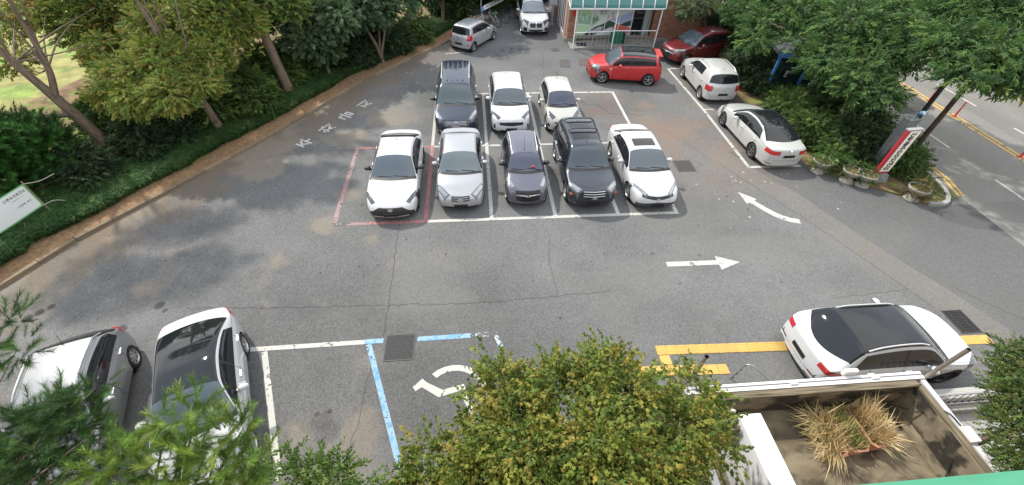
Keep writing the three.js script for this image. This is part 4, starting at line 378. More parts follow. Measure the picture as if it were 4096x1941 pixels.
const railMat = M([.6, .61, .62], .3, { metalness: .3 }), M2gap = M([.02, .02, .02], .8), lampHousing = new THREE.MeshPhysicalMaterial({ color: rgb(.1, .105, .11), roughness: .2, metalness: .3, clearcoat: 1, clearcoatRoughness: .03 }); const shellCache = new Map();
function buildCar(c) {
  const t = thing('car', c.label, c.cat ?? 'car', [c.x, 0, c.z], Math.atan2(-c.hz, c.hx), c.group); t.scale.setScalar(c.k ?? 1.01); // heading (hx,hz) along local +x
  const { L, W, H, wb, fo, r } = c, body = c.paint, X = (s) => L / 2 - s, S = (v) => L / 2 - v[0], az = (v) => Math.abs(v[2]);
  BOW = { L, W, bf: c.bf ?? .2, br: c.br ?? .13 }; let T = carShell(c); const take = (fns, keepOut) => { const [i, o] = cut(T, fns); T = o; return i; }, addP = (name, tris, mat, push, label, parent) => tris.length ? part(parent ?? t, name, soup(tris, push), mat, label) : null;
  const both = (name, fns, mat, push, parent) => { const a = take([...fns, (v) => v[2]]), b = take([...fns, (v) => -v[2]]); return [addP(name, a, mat, push, null, parent), addP(name, b, mat, push, null, parent)]; };
  // wheel arches
  const ax = [fo, fo + wb], Ra = r + .055; for (const s of ax) take([(v) => Ra * Ra - (v[0] - X(s)) ** 2 - (v[1] - r) ** 2, (v) => az(v) - .35]);
  // glazing
  const G = c.g, cowl = (v) => G.cowl + .075 * (v[2] / (W * .38)) ** 2;
  const wind = take([(v) => v[6] - 6.08, (v) => S(v) - cowl(v), (v) => G.hdr + .02 - .05 * (v[2] / .6) ** 2 - S(v)]);
  const ws = addP('windshield', wind, c.wind ?? glassWind, -.004);
  addP('cowl_panel', take([(v) => v[6] - 5.9, (v) => S(v) - cowl(v) + .13, (v) => cowl(v) + .01 - S(v)]), trim, -.004);
  addP('rear_window', take([(v) => v[6] - 6.12, (v) => S(v) - (G.r0 + (G.rc ?? .03) * (v[2] / .6) ** 2), (v) => G.r1 - (G.rk ?? .08) * (v[2] / .6) ** 2 - S(v)]), glassDark, -.004);
  if (c.roofGlass) { const [a, b] = c.roofGlass; addP('glass_roof', take([(v) => v[6] - (c.roofV ?? 6.35), (v) => S(v) - a, (v) => b - S(v)]), c.roofMat ?? glassDark, -.002); }
  for (const [a, b, z] of c.sunroof ?? []) addP('sunroof', take([(v) => v[6] - 6.5, (v) => S(v) - a, (v) => b - S(v), (v) => z - az(v)]), glassDark, -.003);
  const v0 = G.v0 ?? 5.1, v1 = G.v1 ?? 5.88, rearS = (v) => G.c0 + (G.ck ?? 0) * (v[1] - G.ch);
  for (const sd of [1, -1]) { const sel = (v) => v[2] * sd - .2; let D = take([sel, (v) => v[6] - v0, (v) => v1 - v[6], (v) => S(v) - G.a0, (v) => rearS(v) - S(v)]);
    const posts = [...(G.posts ?? [])]; let k = 0; const cuts = [...posts, 99]; for (const p of cuts) { const [a, rest] = half(D, (v) => p - .045 - S(v)); addP(k === 0 ? 'front_side_window' : k === 1 ? 'rear_side_window' : 'quarter_window', a, c.sideGlass ?? glassDark, -.006); const [b, o] = half(rest, (v) => p + .045 - S(v)); addP('pillar_trim', b, trim, -.002); D = o; k++; } }
  // lamps, grille, cladding
  for (const h of c.lamps ?? []) { if (h.b) { const [s0, z0, s1, z1, w, h0] = h.b, l = Math.hypot(s1 - s0, z1 - z0), ds = (s1 - s0) / l, dz = (z1 - z0) / l; const al = (v) => (S(v) - s0) * ds + (az(v) - z0) * dz, pe = (v) => (S(v) - s0) * dz - (az(v) - z0) * ds; const reg = (m, e) => [(v) => al(v) - e, (v) => l - e - al(v), (v) => w * m * (1 - .35 * al(v) / l) - pe(v), (v) => w * 1.25 * m + pe(v), (v) => v[1] - (h0 ?? .45)]; const inner = h.m ? null : [1, -1].map((d) => take([...reg(.62, l * .1), (v) => v[2] * d])); const hs = both('headlight', reg(1, 0), h.m ?? lampHousing, .003); if (inner) inner.forEach((tr, i) => hs[i] && addP('lens', tr, lampClear, .003, null, hs[i])); continue; } const R = h.rear; const sv = R ? (v) => L - S(v) : S; both(R ? 'taillight' : h.n ?? 'headlight', [(v) => h.s1 - sv(v), (v) => sv(v) - (h.s0 ?? -1), (v) => v[1] - h.h0 - (h.k0 ?? 0) * (sv(v)), (v) => h.h1 + (h.k1 ?? 0) * sv(v) - v[1], (v) => az(v) - h.z0 - (h.kz ?? 0) * sv(v), (v) => (h.z1 ?? 9) - az(v)], h.m ?? (R ? lampRed : lampClear), .003); }
  for (const q of c.front ?? []) { const sv = q.rear ? (v) => L - S(v) : S, put = (fns) => q.z0 > 0 ? both(q.n, fns, q.m ?? grilleMat, -.004) : addP(q.n, take(fns), q.m ?? grilleMat, -.004); put([(v) => q.s1 - sv(v), (v) => v[1] - q.h0 - (q.kb ?? 0) * az(v), (v) => q.h1 - (q.kt ?? 0) * Math.max(0, az(v) - (q.kz0 ?? 0)) - v[1], (v) => q.z1 - az(v), (v) => az(v) - (q.z0 ?? -1)]); }
  // shut lines as narrow recessed slots
  const gap = M2gap; for (const s of [G.cowl + .3, (G.posts?.[0] ?? 2.4), Math.min((G.posts?.[0] ?? 2.4) + .95, fo + wb - Ra * .25)]) both('door_gap', [(v) => S(v) - s + .007, (v) => s + .007 - S(v), (v) => v[6] - 1.6, (v) => 5.04 - v[6]], gap, -.008);
  both('roof_joint', [(v) => v[6] - 6.2, (v) => 6.27 - v[6], (v) => S(v) - G.hdr + .05, (v) => G.r0 - .02 - S(v)], gap, -.006); both('hood_gap', [(v) => v[6] - 6.32, (v) => 6.39 - v[6], (v) => S(v) - .42, (v) => G.cowl - .1 - S(v)], gap, -.006);
  if (c.clad) addP('lower_cladding', take([(v) => c.clad - v[1]]), trim, 0);
  const bodyMesh = addP('body', T, body, 0);
  // underbody, arches
  part(t, 'underbody', [box(L * .84, .1, W * .62, .05, .27, 0), box(wb - 2 * Ra - .04, .14, W * .84, X(fo + wb / 2), .26, 0)], trim);
  for (const s of ax) for (const d of [1, -1]) { const g = new THREE.CylinderGeometry(Ra + .01, Ra + .01, .36, 20, 1, true, -Math.PI / 2 - .25, Math.PI + .5).rotateX(Math.PI / 2).rotateZ(0); part(t, 'wheel_arch', g.translate(X(s), r, d * (W / 2 - .24)), trim); }
  const wg = wheelGeo(r, c.tw ?? .21, c.rim ?? r * .66, c.spokes ?? 5, c.spokeStyle ?? 'plain');
  for (const s of ax) for (const d of [1, -1]) { const w = new THREE.Group(); w.name = 'wheel'; w.position.set(X(s), r, d * (W / 2 - (c.tw ?? .21) / 2 - .012)); if (d < 0) w.rotation.y = Math.PI; t.add(w); part(w, 'tyre', wg.tyre, rubber); part(w, 'rim', wg.rim, c.rimMat ?? alloy); part(w, 'brake_disc', wg.back, trim); }
  // mirrors
  const top = pchip(c.top), belt = pchip(c.belt), wid = pchip(c.wid); const mS = G.mir ?? G.cowl + .62, mw = wid(mS) * W / 2, mh = belt(mS) + .08;
  for (const d of [1, -1]) { const m = part(t, 'wing_mirror', [new THREE.SphereGeometry(1, 14, 10).scale(.09, .075, .125).translate(X(mS), mh, d * (mw + .08)), box(.06, .05, .16, X(mS) - .01, mh - .06, d * (mw - .02))], c.mirror ?? body); part(m, 'mirror_glass', box(.004, .09, .17, X(mS) - .088, mh, d * (mw + .08)), chrome); }
  // handles
  for (const s of c.handles ?? [G.posts?.[0] - .16, (G.posts?.[0] ?? 2) + .92]) for (const d of [1, -1]) { const w = wid(s) * W / 2; part(t, 'door_handle', rbox(.19, .035, .05, .012, X(s), belt(s) - .1, d * (w * .992 + .005)), c.handleMat ?? body); }
  // wipers
  const gl = (s) => top(s) + .012; for (const d of [-.28, .3]) part(t, 'wiper', beam([X(G.cowl + .05), gl(G.cowl + .05) - .015, d - .28], [X(G.cowl + .09), gl(G.cowl + .09) - .005, d + .24], .016, .016), trim);
  // plates
  const plate = (y, rear) => { let s0 = 0; while (s0 < .6 && top(rear ? L - s0 : s0) < y + .02) s0 += .004; const e = .03, dy = top(rear ? L - s0 - e : s0 + e) - top(rear ? L - s0 : s0), a = s0 < .01 ? 0 : Math.min(.9, Math.PI / 2 - Math.atan2(dy, e)), g = new THREE.BoxGeometry(.014, .115, .5).rotateZ(rear ? -a : a); g.translate((rear ? -1 : 1) * (L / 2 - s0 + .014), y, 0); part(t, 'number_plate', g, plateMat); };
  plate((c.plateF ?? [0, .42])[1], false); plate((c.plateR ?? [0, .62])[1], true);
  if (c.rails) { const [a, b, m] = c.rails; for (const d of [1, -1]) { const pts = []; for (let k = 0; k <= 6; k++) { const s = lerp(a, b, k / 6), Tt = top(s), Bt = belt(s), he = Tt - Math.min(c.edge, (Tt - Bt) * .5), we = wid(s) * W / 2 * .945 - (he - Bt) * c.tum; pts.push([X(s), Tt - c.edge * .45 + (k === 0 || k === 6 ? -.01 : .045), d * (we * .93)]); } part(t, 'roof_rail', tube(pts, .022, 18, 6), m ?? chrome); } }
  if (c.antenna) { const [s, hgt] = c.antenna; if (hgt > .12) part(t, 'antenna', [bar([X(s), top(s) - .01, 0], [X(s) - hgt * .45, top(s) + hgt, 0], .006, 6), new THREE.ConeGeometry(.03, .05, 8).translate(X(s), top(s) + .02, 0)], trim); else part(t, 'antenna', new THREE.SphereGeometry(1, 10, 8).scale(.09, .05, .022).translate(X(s), top(s) + .02, 0), body); }
  if (c.emblem) { const [x, y, kind] = c.emblem, ex = L / 2 + x; const g = []; const R = new THREE.TorusGeometry(.055, .009, 6, 20).rotateY(Math.PI / 2); if (kind === 'oval') g.push(R.scale(1, .75, 1.35), beam([0, -.03, -.035], [0, .03, -.02], .014, .014), beam([0, -.03, .02], [0, .03, .035], .014, .014), beam([0, -.006, -.03], [0, .006, .03], .012, .012)); else if (kind === 'badge') g.push(R.scale(1, .6, 1.35), box(.01, .016, .09)); else if (kind === 'cross') g.push(box(.016, .045, .19), box(.016, .075, .07)); else if (kind === 'rings') for (const z of [-.1, -.033, .033, .1]) g.push(new THREE.TorusGeometry(.04, .007, 5, 16).rotateY(Math.PI / 2).translate(0, 0, z)); else g.push(R, new THREE.CylinderGeometry(.045, .045, .01, 16).rotateZ(Math.PI / 2)); const m = merge(g); m.rotateZ(c.emTilt ?? .5); m.translate(ex, y, 0); part(t, 'emblem', m, chrome); }
  for (const e of c.extra ?? []) e(t, { X, top, belt, wid });
  return t;
}
// profile makers ------------------------------------------------------------
function sedan(o) { const { L, H } = o, nh = o.nh ?? .66, cw = o.cowlS ?? 1.28, ch = o.cowlH ?? .97, hd = o.hdr ?? cw + .85, rr = o.rr ?? L - 1.45, gb = o.gb ?? L - .62, dk = o.deck ?? 1.03;
  return { W: 1.84, wb: 2.8, fo: .92, r: .335, tum: .52, edge: .075, top: [[0, nh - .27], [.04, nh - .17], [.1, nh - .08], [.2, nh - .01], [.36, nh + .05], [cw - .5, ch - .1], [cw - .12, ch - .025], [cw, ch], [hd, H - .055], [hd + .18, H - .025], [(hd + rr) / 2, H], [rr, H - .06], [gb - .12, dk + .045], [gb, dk], [L - .14, dk - .035], [L - .05, dk - .09], [L, dk - .32]], belt: [[0, nh - .26], [.35, nh - .02], [cw, .86], [L * .5, .92], [L - .6, .96], [L - .1, dk - .12], [L, dk - .36]], bot: [[0, .36], [.05, .25], [.3, .19], [L - .3, .2], [L - .06, .22], [L, .3]], wid: [[0, .68], [.03, .78], [.1, .865], [.25, .93], [.5, .97], [1.1, .995], [L * .5, 1], [L - .9, .985], [L - .4, .94], [L - .12, .86], [L - .03, .77], [L, .68]], g: { cowl: cw + .02, hdr: hd, r0: rr + .04, r1: gb - .02, a0: cw + .25, c0: gb - .5, ck: -.9, ch: 1, posts: [cw + 1.32], v1: .9 + 5, ...o.G }, plateF: [-.0, .40], plateR: [.01, .72], ...o }; }
function hatch(o) { const { L, H } = o, nh = o.nh ?? .74, cw = o.cowlS ?? .9, ch = o.cowlH ?? 1.0, hd = o.hdr ?? cw + .72, rr = o.rr ?? L - .42, gb = o.gb ?? L - .13, dk = o.deck ?? 1.0;
  return { W: 1.6, wb: 2.4, fo: .72, r: .29, tum: .42, edge: .08, top: [[0, nh - .3], [.04, nh - .18], [.1, nh - .07], [.2, nh + .01], [.34, nh + .06], [cw - .12, ch - .04], [cw, ch], [hd, H - .06], [hd + .18, H - .025], [(hd + rr) / 2 - .1, H], [rr, H - .06], [gb, dk], [L - .06, dk - .12], [L - .03, dk - .25], [L, dk - .42]], belt: [[0, nh - .3], [.3, nh - .02], [cw, .87], [L * .55, .94], [L - .35, 1.0], [L - .08, dk - .1], [L, dk - .46]], bot: [[0, .36], [.05, .26], [.25, .2], [L - .25, .22], [L - .05, .24], [L, .31]], wid: [[0, .7], [.03, .79], [.1, .87], [.22, .93], [.45, .975], [.9, 1], [L - .6, 1], [L - .25, .965], [L - .1, .915], [L - .03, .86], [L, .8]], g: { cowl: cw + .02, hdr: hd, r0: rr + .05, r1: gb, rk: .02, a0: cw + .22, c0: L - .5, ck: -.35, ch: 1.1, posts: [cw + 1.12], v1: 5.9, ...o.G }, plateF: [0, .42], plateR: [-.01, .66], ...o }; }
function suv(o) { const { L, H } = o, nh = o.nh ?? .92, cw = o.cowlS ?? 1.22, ch = o.cowlH ?? 1.12, hd = o.hdr ?? cw + .72, rr = o.rr ?? L - .5, gb = o.gb ?? L - .15, dk = o.deck ?? 1.12;
  return { W: 1.88, wb: 2.7, fo: .9, r: .36, tum: .42, edge: .085, top: [[0, nh - .36], [.04, nh - .22], [.1, nh - .08], [.18, nh], [.3, nh + .04], [cw - .15, ch - .035], [cw, ch], [hd, H - .065], [hd + .2, H - .025], [(hd + rr) / 2 - .1, H], [rr, H - .07], [gb, dk], [L - .06, dk - .14], [L - .03, dk - .3], [L, dk - .5]], belt: [[0, nh - .4], [.3, nh - .03], [cw, 1.0], [L * .55, 1.05], [L - .4, 1.1], [L - .08, dk - .1], [L, dk - .54]], bot: [[0, .42], [.05, .32], [.3, .25], [L - .3, .26], [L - .05, .28], [L, .36]], wid: [[0, .73], [.03, .81], [.1, .89], [.22, .94], [.5, .98], [1.1, 1], [L - .8, 1], [L - .3, .965], [L - .1, .91], [L - .03, .85], [L, .78]], g: { cowl: cw + .02, hdr: hd, r0: rr + .05, r1: gb, rk: .02, a0: cw + .25, c0: L - .4, ck: -.4, ch: 1.2, posts: [cw + 1.2, cw + 2.2], v1: 5.9, ...o.G }, plateF: [0, .46], plateR: [-.01, .7], ...o }; }
const WHITE = carPaint([.5, .51, .52]), CREAM = carPaint([.41, .41, .365]), SILVER = carPaint([.34, .35, .365], .35, .38), NAVY = carPaint([.011, .017, .036], .2, .3), INK = carPaint([.013, .019, .032], .2, .3), PLUM = carPaint([.105, .105, .135], .5, .4), RED = carPaint([.46, .014, .018]), MAROON = carPaint([.14, .012, .016], .25, .4), GREYSIL = carPaint([.25, .255, .26], .5, .4), PEARL = carPaint([.44, .445, .425]);
const lampHex = lampClear;
// --- front row, left to right
buildCar(sedan({ label: 'white sedan with black grille parked alone in the pink-lined bay', x: 2.12, z: -2.42, hx: 0, hz: 1, paint: WHITE, L: 4.9, W: 1.86, H: 1.445, wb: 2.84, fo: .93, nh: .68, cowlS: 1.42, cowlH: .96, hdr: 2.3, rr: 3.55, gb: 4.45, deck: 1.04, mirror: trim, wind: glassWind, spokes: 5, rimMat: alloyDark, tum: .56,
  wid: [[0, .62], [.03, .72], [.12, .83], [.3, .92], [.55, .965], [1.1, .995], [2.4, 1], [4, .985], [4.5, .93], [4.78, .84], [4.87, .74], [4.9, .66]],
  lamps: [{ b: [.26, .6, .8, .9, .075, .5], m: lampDark }, { rear: 1, s1: .3, h0: .82, h1: .96, z0: .4 }], front: [{ n: 'grille', s1: .3, h0: .33, h1: .625, z1: .76, kt: .55, kz0: .42 }, { n: 'lower_intake', s1: .3, h0: .26, h1: .42, z0: .62, z1: .8 }, { n: 'bumper_lip', s1: .35, h0: .1, h1: .255, z1: .9 }], emblem: [-.04, .585, 'oval'], antenna: [3.35, .06], plateF: [.01, .40] }));
buildCar(sedan({ label: 'silver older sedan parked right of the pink-lined bay', x: 4.62, z: -2.62, hx: 0, hz: 1, paint: SILVER, L: 4.505, W: 1.775, H: 1.48, wb: 2.65, fo: .86, nh: .72, cowlS: 1.2, cowlH: 1.0, hdr: 1.98, rr: 3.3, gb: 3.98, deck: 1.08, r: .315, wind: new THREE.MeshPhysicalMaterial({ color: rgb(0.111, 0.136, 0.149), roughness: .05 }), tum: .48, belt: [[0, .46], [.35, .72], [1.2, .9], [2.2, .94], [3.9, .98], [4.4, .95], [4.505, .7]],
  lamps: [{ b: [.14, .46, .6, .84, .12, .5] }, { rear: 1, s1: .3, h0: .8, h1: 1, z0: .5 }], front: [{ n: 'grille', s1: .24, h0: .53, h1: .7, z1: .33, kb: .1, m: trim }, { n: 'lower_intake', s1: .25, h0: .25, h1: .34, z1: .62 }], emblem: [-.02, .65, 'oval'], mirror: SILVER, handleMat: chrome, extra: [(t, { X }) => { for (const [y, d] of [[.545, .06], [.6, .09], [.655, .14], [.7, .19]]) part(t, 'grille_bar', tube([[X(d + .012), y, -.29], [X(d - .012), y, 0], [X(d + .012), y, .29]], .011, 8, 5), chrome); }] }));
buildCar(hatch({ label: 'small grey hatchback with chrome roof rails in the front row', x: 7.13, z: -2.28, hx: 0, hz: 1, paint: PLUM, L: 3.66, W: 1.6, H: 1.55, wb: 2.38, fo: .7, nh: .82, cowlS: 1.0, cowlH: 1.06, hdr: 1.62, deck: 1.05, mirror: trim, wind: new THREE.MeshPhysicalMaterial({ color: rgb(0.072, 0.081, 0.115), roughness: .05 }), rails: [1.75, 3.2, railMat], antenna: [1.78, .42], lamps: [{ b: [.22, .5, .9, .78, .1, .5] }, { rear: 1, s1: .2, h0: .85, h1: 1.1, z0: .5 }], front: [{ n: 'upper_grille', s1: .3, h0: .7, h1: .8, z1: .46, m: trim }, { n: 'grille', s1: .25, h0: .4, h1: .62, z1: .44, kb: .12, m: trim }, { n: 'bumper_lip', s1: .3, h0: .1, h1: .27, z1: .7, m: SILVER }], emblem: [0, .655, 'cross'], plateF: [.012, .5],
  extra: [(t) => part(t, 'seat_cushion', new THREE.SphereGeometry(.07, 10, 8).scale(.6, .6, 1).translate(.68, 1.17, -.28), M([.5, .05, .08], .8)), (t, { X }) => part(t, 'grille_bar', tube([[X(.12), .655, -.42], [X(.03), .655, 0], [X(.12), .655, .42]], .018, 10, 6), chrome)] }));
buildCar(suv({ label: 'black sport utility vehicle with roof bars in the front row', x: 9.58, z: -2.52, hx: 0, hz: 1, paint: INK, L: 4.68, W: 1.89, H: 1.74, wb: 2.7, fo: .9, nh: .95, cowlS: 1.25, cowlH: 1.13, hdr: 1.98, rims: 1, r: .365, wind: new THREE.MeshPhysicalMaterial({ color: rgb(0.060, 0.075, 0.092), roughness: .06 }), sunroof: [[2.35, 2.95, .5], [3.1, 3.75, .5]], rails: [2.1, 4.0, INK], antenna: [2.2, .14], handleMat: chrome, mirror: INK,
  lamps: [{ b: [.1, .52, .52, .9, .12, .6] }, { rear: 1, s1: .2, h0: .95, h1: 1.25, z0: .55 }], front: [{ n: 'grille', s1: .24, h0: .64, h1: .9, z1: .42, m: trim }, { n: 'lower_intake', s1: .2, h0: .42, h1: .54, z1: .62 }], clad: .34, emblem: [.02, .76, 'oval'],
  extra: [(t, { X, top, belt }) => { for (const s of [2.98, 3.85]) part(t, 'roof_cross_bar', tube([[X(s), top(s) + .0, -.6], [X(s), top(s) + .07, -.5], [X(s), top(s) + .09, 0], [X(s), top(s) + .07, .5], [X(s), top(s) + .0, .6]], .026, 16, 6), INK); for (const [y, d] of [[.64, .045], [.73, .06], [.82, .085], [.9, .125]]) part(t, 'grille_bar', tube([[X(d + .025), y, -.4], [X(d - .015), y, 0], [X(d + .025), y, .4]], .016, 10, 6), chrome); for (const d of [1, -1]) part(t, 'turn_lamp', box(.16, .06, .2, X(.3), .74, d * .78), M([.3, .08, .01], .3)); }] }));
buildCar(sedan({ label: 'white sedan with a dark sunroof at the right end of the front row', x: 12.04, z: -2.5, hx: 0, hz: 1, paint: WHITE, L: 4.885, W: 1.84, H: 1.445, wb: 2.825, fo: .95, nh: .72, cowlS: 1.4, cowlH: .98, hdr: 2.22, rr: 3.55, gb: 4.3, deck: 1.06, sunroof: [[2.42, 2.92, .44]], spokes: 9, tum: .52,
  lamps: [{ b: [.14, .42, .8, .9, .065, .5] }, { rear: 1, s1: .3, h0: .8, h1: 1.0, z0: .45 }], front: [{ n: 'upper_grille', s1: .3, h0: .56, h1: .67, z1: .6, kb: .12, kt: -.05, m: trim }, { n: 'grille', s1: .4, h0: .22, h1: .5, z1: .78, kt: .12, m: M([.09, .095, .11], .35, { metalness: .6 }) }], emblem: [-.03, .6, 'badge'], plateF: [.01, .36], handleMat: WHITE }));
// --- second row
buildCar(suv({ label: 'dark navy minivan with ribbed roof at the left of the second row', x: 4.4, z: -8.05, hx: 0, hz: 1, paint: NAVY, L: 5.1, W: 1.96, H: 1.76, wb: 3.06, fo: .95, nh: .9, cowlS: 1.15, cowlH: 1.12, hdr: 1.98, rr: 4.72, gb: 4.95, deck: 1.1, tum: .36, r: .34, wind: new THREE.MeshPhysicalMaterial({ color: rgb(0.072, 0.093, 0.102), roughness: .05 }), rails: [2.6, 4.5, railMat], handleMat: chrome, mirror: trim, G: { c0: 4.65, posts: [2.45, 3.55] },
  lamps: [{ b: [.14, .62, .85, .96, .09, .55] }, { rear: 1, s1: .15, h0: .9, h1: 1.2, z0: .6 }], front: [{ n: 'grille', s1: .3, h0: .56, h1: .84, z1: .58, kb: .14, m: M([.12, .12, .125], .4, { metalness: .5 }) }, { n: 'lower_intake', s1: .25, h0: .3, h1: .42, z1: .6, m: trim }], emblem: [-.06, .86, 'badge'], plateF: [.01, .5],
  extra: [(t, { X, top }) => { for (const z of [-.36, -.12, .12, .36]) part(t, 'roof_rib', box(2.3, .018, .05, X(3.45), top(3.2) + .0, z), NAVY); for (const [y, d] of [[.6, .045], [.66, .055], [.72, .07], [.78, .085], [.84, .11]]) part(t, 'grille_bar', tube([[X(d + .035), y, -.46], [X(d - .012), y, 0], [X(d + .035), y, .46]], .012, 10, 5), chrome); for (const d of [1, -1]) part(t, 'fog_lamp', new THREE.CylinderGeometry(.06, .06, .04, 14).rotateZ(Math.PI / 2).translate(X(.12), .42, d * .68), lampClear); }] }));
buildCar(suv({ label: 'white compact crossover with honeycomb oval grille in the second row', x: 6.92, z: -7.72, hx: 0, hz: 1, paint: WHITE, L: 4.355, W: 1.8, H: 1.55, wb: 2.7, fo: .88, nh: .86, cowlS: 1.2, cowlH: 1.05, hdr: 1.92, rr: 3.75, deck: 1.1, r: .33, clad: .3, rails: [2.0, 3.7, WHITE], antenna: [3.6, .06], roofGlass: null, belt: [[0, .5], [.3, .82], [1.2, .95], [2.4, 1.0], [3.95, 1.06], [4.27, 1], [4.355, .56]],
  lamps: [{ b: [.2, .52, .74, .88, .085, .55], m: lampDark }, { rear: 1, s1: .2, h0: .9, h1: 1.1, z0: .55 }], front: [{ n: 'grille', s1: .25, h0: .6, h1: .77, z1: .54, kt: .08, kb: .04, m: trim }, { n: 'fog_lamp_slot', s1: .35, h0: .42, h1: .62, z0: .72, z1: .8 }, { n: 'lower_intake', s1: .25, h0: .3, h1: .4, z1: .5 }], emblem: [-.06, .8, 'badge'], plateF: [.01, .46] }));
buildCar(hatch({ label: 'cream small hatchback with roof rod antenna in the second row', x: 9.4, z: -7.42, hx: 0, hz: 1, paint: CREAM, L: 3.6, W: 1.595, H: 1.5, wb: 2.4, fo: .7, nh: .78, cowlS: .95, cowlH: 1.02, hdr: 1.6, antenna: [2.9, .28], wind: new THREE.MeshPhysicalMaterial({ color: rgb(0.051, 0.058, 0.093), roughness: .05 }), handleMat: chrome,
  lamps: [{ b: [.2, .46, .72, .77, .1, .5], m: lampDark }, { rear: 1, s1: .25, h0: .85, h1: 1.15, z0: .55 }], front: [{ n: 'upper_grille', s1: .22, h0: .6, h1: .66, z1: .45, m: trim }, { n: 'grille', s1: .22, h0: .3, h1: .47, z1: .5, kt: .06, m: trim }, { n: 'fog_lamp_slot', s1: .35, h0: .38, h1: .54, z0: .66, z1: .74 }], emblem: [-.03, .7, 'badge'] }));
// --- back of the lot
buildCar(hatch({ label: 'silver small hatchback seen from behind beside the hedge', x: 5.45, z: -17.15, hx: .566, hz: -.824, paint: carPaint([.42, .44, .46], .4, .4), L: 3.6, W: 1.595, H: 1.48, wb: 2.385, fo: .7, antenna: [3.05, .22], sideGlass: glassDark, mirror: WHITE, lamps: [{ b: [.2, .46, .72, .77, .1, .5] }, { rear: 1, s1: .3, h0: .72, h1: 1.02, z0: .56 }], front: [{ n: 'grille', s1: .22, h0: .4, h1: .6, z1: .5, m: trim }, { n: 'rear_reflector', rear: 1, s1: .2, h0: .42, h1: .52, z0: .6, z1: .68, m: lampRed }], plateR: [.0, .52], emblem: [-3.6, .84, 'round'], emTilt: -.2, handleMat: chrome }));
buildCar(suv({ label: 'white sport utility vehicle with twin kidney grilles by the brick building', x: 9.58, z: -20.45, hx: 0, hz: 1, paint: WHITE, L: 4.72, W: 1.9, H: 1.68, wb: 2.864, fo: .86, nh: .94, cowlS: 1.4, cowlH: 1.1, hdr: 2.12, sunroof: [[2.35, 3.2, .46]], rails: [2.2, 4.1, trim], clad: .26,
  wind: new THREE.MeshPhysicalMaterial({ color: rgb(0.170, 0.204, 0.238), roughness: .04 }),
  lamps: [{ b: [.1, .5, .42, .92, .085, .6], m: lampDark }, { rear: 1, s1: .2, h0: .9, h1: 1.1, z0: .5 }], front: [{ n: 'kidney_grille', s1: .25, h0: .6, h1: .87, z0: .03, z1: .4, m: trim }, { n: 'lower_intake', s1: .25, h0: .32, h1: .48, z1: .46, kb: .1 }, { n: 'side_intake', s1: .4, h0: .36, h1: .6, z0: .58, z1: .82 }], emblem: [-.1, .9, 'round'], plateF: [.01, .42],
  extra: [(t, { X }) => { for (const d of [1, -1]) part(t, 'grille_surround', tube([[X(.05), .85, d * .05], [X(.07), .86, d * .22], [X(.09), .84, d * .39], [X(.09), .7, d * .41], [X(.07), .6, d * .3], [X(.04), .6, d * .1], [X(.035), .7, d * .03]], .013, 30, 6, true), chrome); }] }));
buildCar(suv({ label: 'bright red boxy hatchback with black roof driving across the lot', x: 13.86, z: -11.72, hx: -.988, hz: -.155, paint: RED, L: 4.14, W: 1.8, H: 1.6, wb: 2.57, fo: .82, nh: .92, cowlS: 1.05, cowlH: 1.08, hdr: 1.72, rr: 3.72, gb: 3.98, deck: 1.05, r: .345, tum: .3, rim: .25, spokes: 5, spokeStyle: 'twin', roofGlass: [1.78, 3.62], roofV: 6.25, mirror: RED, belt: [[0, .5], [.3, .86], [1.05, .98], [2.4, 1.03], [3.8, 1.1], [4.08, 1], [4.14, .56]], rimMat: alloy, clad: .26,
  G: { c0: 3.68, posts: [2.3], v0: 5.08 }, lamps: [{ b: [.1, .52, .5, .9, .12, .6] }, { rear: 1, s1: .2, h0: .75, h1: 1.2, z0: .66 }], front: [{ n: 'upper_grille', s1: .15, h0: .72, h1: .78, z1: .45, m: trim }, { n: 'lower_intake', s1: .2, h0: .32, h1: .52, z1: .62 }], handles: [2.1, 3.1],
  extra: [(t, { X, top }) => { part(t, 'roof_spoiler', rbox(.3, .05, 1.06, .02, X(3.8), top(3.66) - .02, 0), RED); part(t, 'side_vent', rbox(.16, .04, .02, .008, X(1.22), .86, .895), chrome); part(t, 'side_vent', rbox(.16, .04, .02, .008, X(1.22), .86, -.895), chrome); }] }));
buildCar(suv({ label: 'dark maroon family car parked against the brick wall and shrubs', x: 19.35, z: -14.62, hx: -.955, hz: .297, paint: MAROON, L: 4.66, W: 1.84, H: 1.63, wb: 2.76, fo: .92, nh: .9, cowlS: 1.2, cowlH: 1.08, hdr: 2.05, rr: 4.1, deck: 1.1, r: .345, handleMat: chrome, lamps: [{ b: [.1, .5, .6, .9, .1, .55] }, { rear: 1, s1: .2, h0: .9, h1: 1.2, z0: .55 }], front: [{ n: 'grille', s1: .22, h0: .5, h1: .78, z1: .5, m: trim }], emblem: [0, .68, 'cross'], rimMat: alloy, spokes: 10,
  extra: [(t, { X }) => part(t, 'grille_bar', tube([[X(.12), .68, -.52], [X(.03), .69, 0], [X(.12), .68, .52]], .022, 10, 6), chrome)] }));
